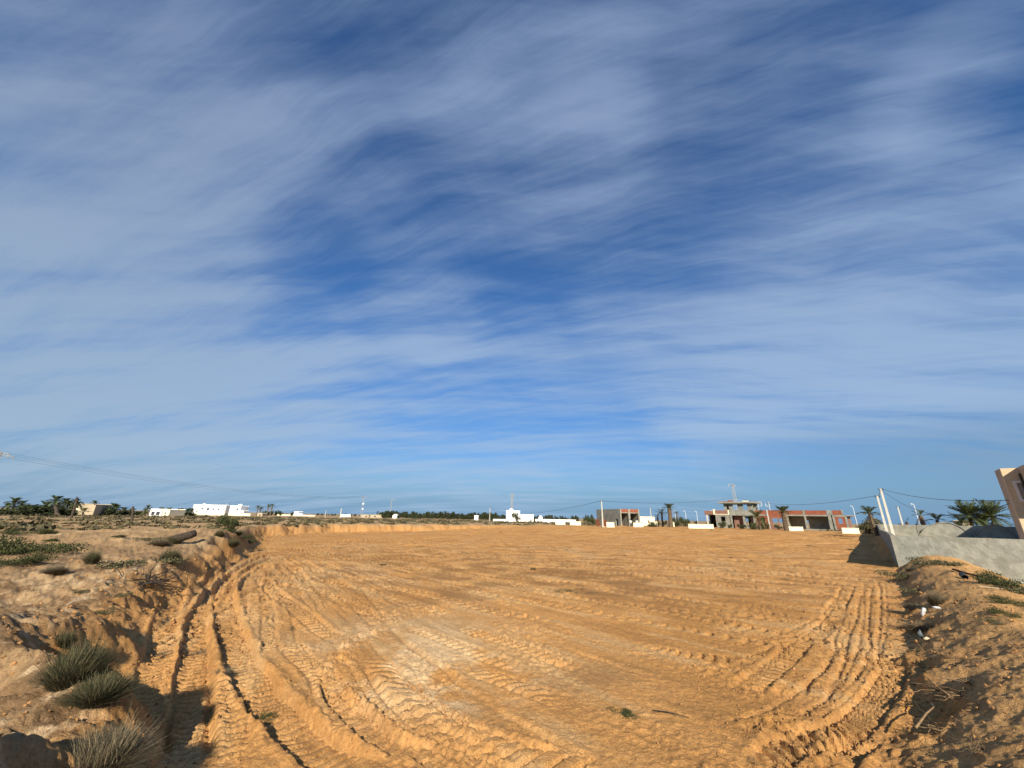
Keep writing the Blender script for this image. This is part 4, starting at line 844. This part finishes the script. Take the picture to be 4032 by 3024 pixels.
# two workers standing at the bays
def worker(px, Yd, label):
    p = atY(px, 2070, Yd); z = z0 + .15; me_ = bpy.data.meshes.new('body'); bm = bmesh.new(); vl = bm.verts.layers.skin.verify()
    J = dict(pel=(0, 0, .95, .14), che=(0, 0, 1.3, .17), nec=(0, 0, 1.5, .06), hea=(0, -.02, 1.66, .10), hl=(-.1, 0, .88, .10), kl=(-.11, -.02, .48, .065), al=(-.11, .02, .08, .05), fl=(-.12, -.14, .04, .04), hr=(.1, 0, .88, .10), kr=(.11, -.03, .48, .065), ar=(.11, 0, .08, .05), fr=(.12, -.15, .04, .04),
             sl=(-.2, 0, 1.42, .07), el=(-.25, .02, 1.14, .05), wl=(-.24, -.12, .92, .038), sr=(.2, 0, 1.42, .07), er=(.26, .0, 1.14, .05), wr=(.22, -.16, .95, .038))
    vv = {}
    for k, (x_, y_, z_, r_) in J.items(): v_ = bm.verts.new((x_, y_, z_)); v_[vl].radius = (r_, r_); v_[vl].use_root = k == 'pel'; vv[k] = v_
    for a, b_ in ('pel che', 'che nec', 'nec hea', 'pel hl', 'hl kl', 'kl al', 'al fl', 'pel hr', 'hr kr', 'kr ar', 'ar fr', 'che sl', 'sl el', 'el wl', 'che sr', 'sr er', 'er wr') and [q.split() for q in ('pel che', 'che nec', 'nec hea', 'pel hl', 'hl kl', 'kl al', 'al fl', 'pel hr', 'hr kr', 'kr ar', 'ar fr', 'che sl', 'sl el', 'el wl', 'che sr', 'sr er', 'er wr')]: bm.edges.new((vv[a], vv[b_]))
    bm.to_mesh(me_); bm.free(); me_.materials.append(M['navy'])
    o = link('person', me_, None, (p[0], p[1], z), (0, 0, random.Random(px).uniform(-.6, .6))); o.modifiers.new('skin', 'SKIN'); o.modifiers.new('sub', 'SUBSURF').levels = 1
    tag(o, label, 'person')
    mb = MB(); mb.tube([(0, 0, .85), (0, 0, 1.1), (0, 0, 1.35), (0, 0, 1.5)], [.19, .18, .21, .10], 10); mb.tube([(-.2, 0, 1.44), (-.25, .02, 1.14)], [.09, .065], 8); mb.tube([(.2, 0, 1.44), (.26, 0, 1.14)], [.09, .065], 8); mb.build('shirt', M['cloth'], o, True)
    MB().dome((0, -.01, 1.69), .115, .10).build('hair', M['navy'], o, True)
worker(2484, 90, 'person in a pale shirt and dark trousers standing at the middle column'); worker(2509, 91, 'person in a pale shirt standing by the right bay doorway')

# ------------------------------------------------------------------ poles, masts and wires
def pole(px, Yd, top_py, r, label, group=None, name='utility_pole', base_py=2070, cap=True):
    b_ = atY(px, base_py, Yd); g0 = gz(b_[0], b_[1]); tp = atY(px, top_py, Yd)[2]; h = tp - g0
    r *= .78
    o = empty(name, (b_[0], b_[1], g0), rad(-40), label, 'pole', group)
    MB().box(-r, r, -r * .75, r * .75, -.4, h, top=(-r * .6, r * .6, -r * .5, r * .5)).build('shaft', M['polec'], o)
    if cap: mb = MB(); mb.box(-.25, .25, -.05, .05, h - .22, h - .14); mb.tube([(-.22, 0, h - .14), (-.22, 0, h + .02)], .04); mb.tube([(.22, 0, h - .14), (.22, 0, h + .02)], .04); mb.build('crossarm', M['dark'], o)
    return np.array([b_[0], b_[1], tp])
pA = pole(2374, 80, 1972, .16, 'pale concrete pole standing before the grey building')
pB = pole(3486, 52, 1952, .17, 'shorter pale concrete pole of the pair behind the plastered wall')
pC = pole(3508, 50, 1924, .19, 'taller pale concrete pole of the pair behind the plastered wall')
pD = pole(3556, 76, 1996, .17, 'thin pale pole beyond the pair, near the stubby dead palm')
pE = pole(2567, 120, 1997, .14, 'thin pole rising behind the cream flat roofed house')
pF = pole(1927, 150, 1997, .15, 'thin pole on the plain left of the white villa with dome')
pG = pole(872, 130, 1978, .16, 'leaning looking pole in front of the big white villa')
for px, tp in ((705, 2005), (1333, 2003), (1274, 2008), (1335, 2000)): pole(px, 190, tp, .15, 'thin pale pole far out on the scrub plain', 'far poles on the scrub plain', cap=False)
def mast(px, Yd, top_py, label, arms, base=1.1, plates=False):
    b_ = atY(px, 2040, Yd); g0 = gz(b_[0], b_[1]); tp = atY(px, top_py, Yd)[2]; h = tp - g0
    o = empty('lattice_mast', (b_[0], b_[1], g0), rad(20), label, 'pylon')
    mb = MB(); k = 9; r_ = .055 * (Yd / 120) ** .5
    def cor(q): w_ = base * (1 - q) * .5 + .16; return [(-w_, -w_), (w_, -w_), (w_, w_), (-w_, w_)]
    for c in range(4): mb.tube([(*cor(i / k)[c], h * i / k) for i in range(k + 1)], r_, 4)
    mb.build('leg_frame', M['metal'], o); mb = MB()
    for i in range(k):
        for c in range(4): mb.tube([(*cor(i / k)[c], h * i / k), (*cor((i + 1) / k)[(c + 1) % 4], h * (i + 1) / k)], r_ * .6, 3)
    mb.build('bracing', M['metal'], o)
    for (za, xa, xb) in arms:
        mb = MB(); mb.tube([(xa, 0, h * za), (0, 0, h * za + .25), (xb, 0, h * za)], r_ * 1.2, 4); mb.tube([(xa, 0, h * za), (xb, 0, h * za)], r_ * 1.2, 4)
        for x_ in (xa, xb): mb.tube([(x_, 0, h * za), (x_ - .15, 0, h * za - .8)], .09, 5)
        mb.build('crossarm', M['metal'], o)
    if plates:
        for zz in (.62, .38): MB().box(-.15, .75, -.5, -.4, h * zz, h * zz + .9).build('antenna_panel', M['white'], o)
    return np.array([b_[0], b_[1], tp])
m0 = mast(-110, 92, 1776, 'lattice pylon with hanging insulators beyond the palm grove', [(.97, -1.2, 1.5), (.93, -1.2, 2.6)])
m1 = mast(1421, 280, 1954, 'lattice mast with white antenna panels on the scrub plain', [(.97, -1.6, 1.6)], plates=True)
m2 = mast(1535, 330, 1966, 'faint lattice mast beside the one with antenna panels', [(.97, -1.2, 2.4)])
m3 = mast(2015, 215, 1943, 'lattice mast above the white villa with dome', [(.98, -1.3, 1.3), (.86, -1.3, 1.3)])
m4 = mast(2906, 138, 1906, 'lattice mast behind the upper storey of the unfinished building', [(.985, -1.9, 1.0)])
def cable(p, q, sag, label, r=.022, n=24):
    p, q = np.array(p, float), np.array(q, float); pts = [tuple(p + (q - p) * i / n - np.array([0, 0, sag * 4 * (i / n) * (1 - i / n)]) - p) for i in range(n + 1)]
    return tag(MB().tube(pts, r, 4).build('power_cable', M['wire'], None, False, p), label, 'cable')
for k, dz in enumerate((0, -.6, .5)): cable(m0 + [2.5, -.4 * k, -.9 + dz], m1 + [0, 0, -.3 + dz * .5], 3.5, 'slack power cable from the insulator pylon to the antenna mast', .017)['group'] = 'cables of the high line'
cable(m3 + [0, 0, -9.4], pA + [0, 0, 0], 1.3, 'power cable sagging between the dome villa mast and the pale pole', .03)
cable(pA, atY(2906, 1958, 110), .9, 'power cable from the pale pole to the mast behind the upper storey', .025)
cable(atY(2906, 1958, 110), pB, 1.5, 'power cable from the mast to the shorter pole of the pair', .022)
cable(pB, pC, .25, 'short dark jumper cable joining the pair of poles', .025)
hw1 = HC + GN * 1.2; 
cable(pC, (*(HC + GN * .6), atY(3950, 1974, HC[1])[2] + .1), .5, 'upper service cable from the taller pole to the tan house', .02)
cable(pC + [0, 0, -.15], (*(HC + GN * .9), atY(3950, 1976, HC[1])[2] - .05), 1.7, 'lower service cable hanging slack from the taller pole to the house', .02)
cable(pF, m3 + [0, 0, -9.4], 1.0, 'faint power cable running left from the dome villa mast', .03)
# street lamps far beyond
for px, Yd, tp in [(2662, 190, 2012), (2704, 200, 2012), (2748, 210, 2013), (3374, 150, 1993), (3620, 120, 1985), (2810, 220, 2010)]:
    b_ = atY(px, 2060, Yd); g0 = gz(b_[0], b_[1]); h = atY(px, tp, Yd)[2] - g0
    o = empty('street_lamp', (b_[0], b_[1], g0), 0, *(('slim white street lamp between the thick palm and the unfinished building', 'street lamp', 'far street lamps') if px < 2900 else ('slim white street lamp beside the shaggy palm' if px < 3500 else 'slim white street lamp behind the half dead palm', 'street lamp')))
    MB().tube([(0, 0, 0), (0, 0, h - .1)], [.09, .06], 6).build('shaft', M['white'], o); mb = MB(); mb.tube([(0, 0, h - .1), (-.6, 0, h)], .05, 5); mb.box(-1.0, -.5, -.15, .15, h - .05, h + .08); mb.build('lamp_head', M['white'], o)

# ------------------------------------------------------------------ palms near the buildings and the right wall
palm(2990, 78, 2.5, 'young palm with loose low fronds against the unfinished building', lean=-.12, spread=.95, nf=24, dry=5, tr=.2, seed=1)
palm(3090, 74, 3.4, 'upright palm with a thick trunk and tight green crown at the long porch', spread=.85, nf=24, dry=3, tr=.36, seed=2, upright=.3, thick=.34)
palm(3440, 56, 3.5, 'shaggy palm with hanging dead fronds beside the shaded wall', spread=.72, nf=26, dry=10, tr=.2, seed=3, lean=-.1)
palm(2640, 92, 4.3, 'short thick palm with a spiky crown right of the grey building', spread=.75, nf=24, dry=2, tr=.42, seed=4, upright=.25, thick=.4)
palm(2608, 96, 3.4, 'slimmer palm leaning close to the short thick palm', spread=.65, nf=20, dry=3, tr=.2, seed=5)
palm(2590, 98, 2.4, 'small ragged palm behind the cream wall block', spread=.5, nf=16, dry=6, tr=.16, seed=6)
palm(3822, 60, 3.1, 'full feathery palm standing over the dip of the scalloped wall', spread=1.2, nf=52, dry=4, tr=.22, seed=7, fr=FR2)
palm(3912, 59, 3.1, 'full feathery palm standing next to the tan house', spread=1.2, nf=52, dry=4, tr=.22, seed=8, fr=FR2)
palm(3868, 60, 1.9, 'stemless bushy palm filling the gap between the two feathery palms', spread=1.25, nf=30, dry=4, tr=.2, seed=28, fr=FR2)
palm(3784, 60, 2.2, 'young thin palm at the edge of the feathery palms', spread=.85, nf=12, dry=1, tr=.12, seed=9, upright=.3, fr=FR2)
palm(3630, 66, 3.1, 'half dead palm with broken fronds over the grey wall', spread=.7, nf=18, dry=12, tr=.25, seed=10, upright=-.1)
palm(3690, 64, 2.4, 'drooping palm behind the first arched crest', spread=.8, nf=18, dry=8, tr=.22, seed=12)
palm(3568, 80, 2.3, 'stubby dead palm stump with two dry fronds', spread=.5, nf=8, dry=6, tr=.25, seed=13, dead=True)
palm(2668, 110, 3.4, 'thin small palm standing between far street lamps', spread=.5, nf=14, dry=6, tr=.16, seed=14)
# bushes around the buildings
for px, py, wpx, hs, lb in [(2330, 2066, 40, 1.4, 'grey green bush left of the rusty screen'), (2561, 2066, 28, 2.0, 'round dark bush before the cream flat roofed house'), (2575, 2074, 40, 1.2, 'low bush spreading from the round dark bush'), (2622, 2068, 22, 1.6, 'bush at the foot of the short thick palm'),
     (2660, 2074, 55, 1.2, 'leafy hedge bush beside the longest cream block'), (2690, 2070, 45, 1.4, 'pale leafy hedge bush against the sea side ground'), (2850, 2079, 36, 1.4, 'weed bush under the window of the unfinished building'), (2878, 2080, 20, 1.6, 'weed bush at the first column of the unfinished building'), (2912, 2081, 24, 1.4, 'weed bush before the dusty brick infill'),
     (2930, 2082, 22, 1.5, 'pale weed bush at the middle column of the unfinished building'), (2985, 2084, 50, 1.4, 'dark bush around the young palm'), (3015, 2083, 30, 1.2, 'low bush at the brick bay window'), (3062, 2085, 24, 1.6, 'bush left of the upright thick palm'), (3440, 2100, 75, 1.5, 'dark bush at the foot of the shaggy palm'), (3395, 2086, 40, 1.2, 'pale scrub beyond the brick end of the building'), (2030, 2043, 34, 2.2, 'rounded dark tree bush at the white villa with dome')]:
    plant('building_bush', SHRUB[int(px) % 2], px, py, wpx, hs, lb)

# ------------------------------------------------------------------ left: palm grove, dead trunks, far houses
gl = 'date palm of the dark grove on the left plain'
for i, (px, Yd, h, sp) in enumerate([(8, 100, 2.6, .9), (32, 100, 4.3, 1.0), (58, 108, 3.9, .85), (88, 104, 2.0, 1.0), (108, 100, 2.2, 1.0), (72, 100, 1.6, 1.0), (130, 104, 2.0, .9), (158, 98, 3.2, 1.0), (172, 100, 2.0, .9), (192, 98, 4.9, 1.05), (205, 100, 3.2, .9), (232, 101, 4.8, .8), (244, 98, 4.0, .8), (276, 110, 4.6, .9), (288, 112, 4.2, .8), (150, 100, 1.4, 1.0), (265, 112, 3.0, .8),
        (348, 140, 5.6, .75), (384, 150, 4.2, .6), (428, 130, 4.0, 1.0), (440, 132, 3.6, .9), (420, 132, 2.4, .9), (472, 140, 2.6, 1.0), (505, 145, 2.2, .9), (566, 140, 4.2, .7), (562, 140, 2.4, .8), (620, 170, 3.6, .9), (653, 175, 3.4, .9), (700, 180, 2.8, 1.1), (730, 185, 3.2, 1.1), (745, 190, 3.0, 1.1)]):
    gl_, gg = next((a_, b_) for lim, a_, b_ in ((300, gl, 'palms of the left grove'), (400, 'slender palm rising behind the plain beige block house', 'palms behind the beige house'), (510, 'bushy palm of the dark clump between beige house and upright dead trunk', 'palms of the middle clump'), (600, 'palm growing at the wall beside the flat white veranda house', 'palms at the veranda house'), (670, 'palm top showing over the flat veranda house', 'palms over the veranda house'), (999, 'bushy palm close against the big white villa', 'palms against the big villa')) if px < lim)
    palm(px, Yd, h * .74, gl_, gg, spread=sp * .84, nf=26, dry=6, tr=.17, seed=40 + i, lean=random.Random(i).uniform(-.12, .12), fr=FRF)
palm(316, 95, 1.3, 'low young palm with wide open fronds before the beige house', spread=.75, nf=12, dry=1, tr=.2, seed=90, upright=.2)
for i, (px, Yd, h, w_) in enumerate([(60, 96, 1.6, 4), (95, 94, 1.9, 5), (130, 94, 1.5, 4.5), (165, 92, 2.2, 4.5), (205, 94, 2.4, 4), (20, 96, 1.5, 4), (245, 97, 1.8, 3.5), (400, 128, 1.6, 3), (435, 126, 2.2, 3.5), (480, 136, 1.8, 3.5), (525, 140, 1.6, 4), (700, 176, 1.8, 7), (735, 182, 1.8, 7)]):
    p = atY(px, 2040, Yd); tag(link('thicket', crown_mesh('foliage', 1500, .55, .8, .08, M['tree'], 60 + i, .05), None, (p[0], p[1], gz(p[0], p[1]) - .1), (0, 0, i), (w_, w_, h * 1.1)), *(('dense dark thicket under the palms of the left grove', 'thicket', 'thickets under the left grove') if px < 300 else ('dark thicket between the beige house and the upright dead trunk', 'thicket', 'thickets of the middle clump') if px < 600 else ('wide dark thicket against the big white villa', 'thicket', 'thickets against the big villa')))
def dead_trunk(px, py, Yd, toppx, toppy, r, label, stubs=True):
    x, y, z = (*atY(px, py, Yd)[:2], 0); z = gz(x, y); tp = atY(toppx, toppy, Yd); h = tp[2] - z; ln = (tp[0] - x) / h
    o = empty('dead_palm_trunk', (x, y, z), 0, label, 'tree trunk')
    link('trunk', trunk_mesh('trunk', h + .25, r * 1.05, r * .85, ln, M['deadtrunk'], int(px), 10), o)
    if stubs: link('stub_fronds', roots_mesh('stub_fronds', 16, .8, M['darkroot'], int(px), .04, 1.6), o, (ln * h, 0, h - .1))
dead_trunk(224, 2040, 72, 222, 1992, .27, 'thick headless palm trunk standing in front of the grove'); dead_trunk(236, 2041, 72, 232, 2022, .22, 'broken stump leaning against the thick headless trunk', False)
dead_trunk(279, 2044, 68, 305, 1962, .18, 'tall dead palm trunk leaning to one side'); dead_trunk(272, 2044, 68, 268, 2035, .2, 'small dark stump at the foot of the leaning dead trunk', False); dead_trunk(519, 2053, 56, 525, 1995, .15, 'upright dead palm trunk standing alone on the pale dune', False)
def block(name, label, px0, px1, pytop, Yd, depth, mt, rz=0, extras=None, cat='house'):
    a, b_ = atY(px0, 2030, Yd), atY(px1, 2030, Yd); L_ = float(np.hypot(*(b_ - a)[:2])); tp = atY((px0 + px1) / 2, pytop, Yd)[2]; g0 = gz(*a[:2]) - .6
    o = empty(name, (a[0], a[1], g0), rz, label, cat); H = tp - g0
    MB().box(0, L_, 0, depth, 0, H, top=(.0, L_, .0, depth)).build('wall', M[mt], o)
    MB().box(-.08, L_ + .08, -.08, .12, H + .003, H + .18).build('parapet', M[mt], o); MB().box(-.08, L_ + .08, depth - .12, depth + .08, H + .003, H + .18).build('parapet', M[mt], o)
    if extras: extras(o, L_, H)
    return o
def win(o, x0, x1, z0_, z1_, y=-.0, fm='frame'):
    mb = MB(); f = .09; mb.box(x0 - f, x1 + f, y - .05, y - .003, z1_, z1_ + f); mb.box(x0 - f, x1 + f, y - .08, y - .003, z0_ - f, z0_); mb.box(x0 - f, x0, y - .05, y - .003, z0_, z1_); mb.box(x1, x1 + f, y - .05, y - .003, z0_, z1_)
    q = mb.build('window', M[fm], o); MB().box(x0, x1, y - .02, y - .004, z0_, z1_).build('pane', M['glass'], q)
def wins(*fr, fm='frame'):
    return lambda o, L_, H: [win(o, L_ * a, L_ * b_, H * c, H * d_, fm=fm) for a, b_, c, d_ in fr]
# big white villa
def villa(o, L_, H):
    for a, b_, c, d_ in [(.24, .29, .55, .72), (.40, .46, .50, .72), (.56, .60, .52, .7), (.70, .75, .50, .68), (.08, .11, .5, .7)]: win(o, L_ * a, L_ * b_, H * c, H * d_)
    MB().dome((L_ * .2, 3, H), 1.3, 1.0).build('dome', M['white'], o, True)
    MB().box(L_ * .02, L_ * .17, -1.6, -.004, 0, H * .97, top=(L_ * .05, L_ * .16, -1.2, -.004)).build('buttress', M['white'], o)
    MB().prism([(L_ * .42, 0), (L_ * .42, H * .15), (L_ * .47, H * .30), (L_ * .58, H * .30), (L_ * .62, H * .15), (L_ * .62, 0)], -3, -.004).build('porch', M['white'], o)
    MB().prism([(L_ * .62, 0), (L_ * .86, 0), (L_ * .86, H * .55), (L_ * .80, H * .55)], -2.2, -.004).build('stair', M['white'], o); MB().box(L_ * .86, L_ * 1.0, -2.4, -.004, 0, H * 1.0).build('stair_tower', M['white'], o)
    MB().box(L_ * .30, L_ * .36, -.6, -.004, H * .08, H * .28).build('arch_opening', M['glass'], o)
block('white_villa', 'big white two storey villa with dome and outside stair', 752, 893, 1988, 280, 9, 'white', 0, villa)
def wing(o, L_, H):
    win(o, L_ * .62, L_ * .76, H * .55, H * .78); win(o, L_ * .10, L_ * .26, H * .05, H * .2); win(o, L_ * .58, L_ * .74, H * .03, H * .18); MB().dome((L_ * .62, 3.2, H), 1.7, 1.4).build('dome', M['white'], o, True)
block('villa_wing', 'plain white wing with a round dome beside the big villa', 898, 942, 1992, 276, 8, 'white', 0, wing); block('annex', 'low white annex at the end of the domed wing', 943, 957, 2011, 276, 5, 'white', 0, wins((.3, .6, .4, .7)))
def far_wall(px0, px1, py0, Yd, mt, label, n=1):
    a, b_ = atY(px0, 2030, Yd), atY(px1, 2030, Yd); tp = atY((px0 + px1) / 2, py0, Yd)[2]; g0 = gz(*((a + b_) / 2)[:2]) - .8; L_ = float(np.hypot(*(b_ - a)[:2])); o = empty('boundary_wall', (a[0], a[1], g0), 0, label, 'wall')
    MB().box(0, L_, 0, .25, 0, tp - g0).build('masonry', M[mt], o); MB().box(-.05, L_ + .05, -.06, .31, tp - g0 + .003, tp - g0 + .12).build('coping', M[mt], o)
far_wall(672, 876, 2020, 262, 'cream', 'long cream boundary wall before the big white villa'); far_wall(899, 985, 2022, 262, 'cream', 'shorter cream boundary wall before the domed wing'); far_wall(1091, 1240, 2027, 320, 'cream', 'cream wall stretching from the small white cube house'); far_wall(1340, 1380, 2026, 330, 'white', 'short white wall far out on the plain'); far_wall(1942, 1995, 2045, 175, 'white', 'white garden wall left of the dome villa'); far_wall(2108, 2266, 2046, 172, 'white', 'long white garden wall right of the dome villa'); far_wall(502, 552, 2017, 150, 'cream', 'pale wall behind the upright dead trunk'); far_wall(445, 468, 2014, 150, 'white', 'short white wall left of the pink brick wall'); far_wall(468, 502, 2012, 150, 'pinkbrick', 'pink brick garden wall near the upright dead trunk')
block('small_house', 'small white cube house with a stepped low wing', 1156, 1174, 2014, 330, 7, 'white', 0, lambda o, L_, H: (MB().box(L_ + .003, L_ * 1.9, 0, 5, 0, H * .62).build('low_wing', M['white'], o), win(o, L_ * .4, L_ * .6, H * .5, H * .7)))
block('low_house', 'flat white single storey house with open veranda', 586, 634, 2005, 150, 7, 'white', 0, wins((.15, .42, .30, .72), (.55, .85, .30, .72))); block('low_house', 'plain cream house adjoining the open veranda house', 637, 664, 2006, 149, 7, 'cream', 0, wins((.4, .55, .45, .7)))
block('shed', 'pale little gatehouse among palms right of the big villa', 1012, 1032, 2021, 255, 4, 'beige', 0, wins((.4, .65, .3, .7), fm='beige'))
block('long_house', 'long low pinkish house far out on the plain', 1421, 1508, 2027, 300, 7, 'pinkbeige' if 'pinkbeige' in M else 'beige', 0, wins((.2, .28, .4, .7), (.6, .68, .4, .7), fm='beige'))
block('tent', 'low white peaked shed on the plain beside the tree line', 1546, 1569, 2030, 290, 5, 'white', 0, lambda o, L_, H: MB().prism([(0, H + .2), (L_, H + .2), (L_ * .6, H + 1.0), (L_ * .3, H + 1.0)], .2, 4.8).build('roof', M['white'], o), 'shed')
block('white_shed', 'tiny white cube shed inside the far tree line', 1868, 1883, 2030, 250, 4, 'white', 0, None, 'shed'); block('gatehouse', 'tiny white domed gatehouse on the long garden wall', 2121, 2136, 2038, 174, 2, 'white', 0, lambda o, L_, H: MB().dome((L_ / 2, 1, H), L_ * .45, .9).build('dome', M['white'], o, True))
def dv(o, L_, H):
    win(o, L_ * .42, L_ * .48, H * .55, H * .75); win(o, L_ * .78, L_ * .86, H * .66, H * .84); MB().dome((L_ * .36, 2, H), 1.2, 1.1).build('dome', M['white'], o, True)
    MB().box(L_ * .15, L_ * 1.45, -3.5, -.1, 0, H * .42).build('terrace_wing', M['white'], o); MB().prism([(L_ * .55, H * .42), (L_ * .75, H * .58), (L_ * .9, H * .58), (L_ * .95, H * .423)], -2.5, -1.5).build('stair', M['white'], o)
block('dome_villa', 'white villa with a small dome and stepped terrace', 1993, 2047, 2012, 178, 8, 'white', 0, dv); block('villa_wing', 'low white wing joined to the small dome villa', 2048.5, 2101, 2027, 177, 7, 'white', 0, wins((.75, .85, .2, .5)))
block('cream_house', 'cream flat roofed house behind the round dark bush', 2519, 2576, 2037, 108, 6, 'cream', 0, wins((.55, .62, .45, .7), fm='beige')); block('pink_house', 'tiny pink house peeping past the feathery palms', 3774, 3800, 2052, 90, 5, 'beige', -.6, wins((.3, .6, .45, .7), fm='beige'))
# beige house and awning in the grove
def bh(o, L_, H): MB().box(L_ * .86, L_ * 1.55, -3, -.004, 0, H * .96).build('shaded_wing', M['beige'], o)
block('beige_house', 'plain beige block house behind the leaning dead trunk', 285, 342, 1985, 125, 8, 'beige', .25, bh)
a = atY(231, 2020, 108); b_ = atY(288, 2020, 108); g0 = gz(*a[:2]); L_ = b_[0] - a[0]; zt2 = atY(260, 1999, 108)[2] - g0
aw = empty('awning', (a[0], a[1], g0), 0, 'pale cloth awning on posts inside the palm grove', 'awning')
mb = MB()
for k in range(8):
    x0_, x1_ = L_ * k / 8, L_ * (k + 1) / 8; q0, q1 = zt2 - .12 * math.sin(k * 1.3) - .1, zt2 - .12 * math.sin((k + 1) * 1.3) - .1; j = len(mb.v)
    mb.v += [(x0_, 0, q0 - .75), (x1_, 0, q1 - .75), (x1_, 2.2, q1), (x0_, 2.2, q0), (x0_, .03, q0 - .78), (x1_, .03, q1 - .78), (x1_, 2.2, q1 - .04), (x0_, 2.2, q0 - .04)]; mb.f += [(j, j + 1, j + 2, j + 3), (j + 7, j + 6, j + 5, j + 4), (j, j + 4, j + 5, j + 1)]
mb.build('canopy', M['cream'], aw, True)
for x_ in (.1, L_ / 2, L_ - .1): MB().tube([(x_, .1, -.2), (x_, .1, zt2 - .9)], .06).build('post', M['trunk'], aw)
# far tree line
TM = [crown_mesh('crown', 500, .55, .9, .10, M['tree'], 100 + i, .12) for i in range(4)]; PT = [MB().tube([(0, 0, -.3), (.02, 0, .5)], [.05, .035], 6).mesh('trunk', M['deadtrunk'])]
g = random.Random(21)
def fartree(px, py0, Yd, lab, grp, wf=1.0):
    p = atY(px, 2040, Yd); z = gz(p[0], p[1]); h = atY(px, py0, Yd)[2] - z
    o = empty('far_tree', (p[0], p[1], z), g.uniform(0, 6), lab, 'tree', grp)
    link('trunk', PT[0], o, (0, 0, 0), None, (h, h, h)); link('crown', g.choice(TM), o, (0, 0, h * .12), None, (h * .62 * wf, h * .62 * wf, h * .92))
lab = 'dark tree of the distant tree line on the plain'; grp = 'trees of the distant tree line'
for px in np.arange(1500, 1960, 6): fartree(px + g.uniform(-3, 3), 2023 - g.uniform(2, 15) + (px - 1500) * .018, g.uniform(260, 340), lab, grp, g.uniform(1.0, 1.6))
for px in np.arange(1060, 1500, 11): fartree(px + g.uniform(-6, 6), 2021 - g.uniform(-2, 5) + (px - 1100) * .018, g.uniform(420, 520), lab, grp, 1.2)
for px in np.arange(1935, 1995, 10): fartree(px, 2030 - g.uniform(0, 8), g.uniform(185, 220), lab, grp, 1.1)
for px in np.arange(2098, 2235, 9): fartree(px + g.uniform(-3, 3), 2034 - g.uniform(0, 12) + (px - 2100) * .05, g.uniform(190, 230), 'greyish tree behind the long white garden wall', 'trees behind the long garden wall', g.uniform(.9, 1.3))
for px in (2256, 2265, 2274, 2305, 2318, 2330): fartree(px, 2030 - g.uniform(0, 6), 200, 'small isolated tree left of the grey building', 'small trees left of the grey building', .7)
for px in (958, 1040, 1052, 1063, 1080, 1100, 1145): fartree(px, 2006 + g.uniform(-2, 8), 290, 'dark tree standing right of the big white villa', 'trees right of the big villa', .9)
for i, (px, h) in enumerate([(1005, 5.5), (1018, 4.5), (1046, 6.2), (1060, 6.5)]): palm(px, 262, h, 'tall far palm beside the pale gatehouse', 'palms at the pale gatehouse', spread=1.1, nf=20, dry=5, tr=.25, seed=120 + i)
for px in (2710, 2740, 2785, 3395, 3470, 3540, 3600): fartree(px, 2048 + (px - 2600) * .014, 260, 'low dark tree on the far horizon by the street lamps', 'low trees on the far right horizon', 1.4)
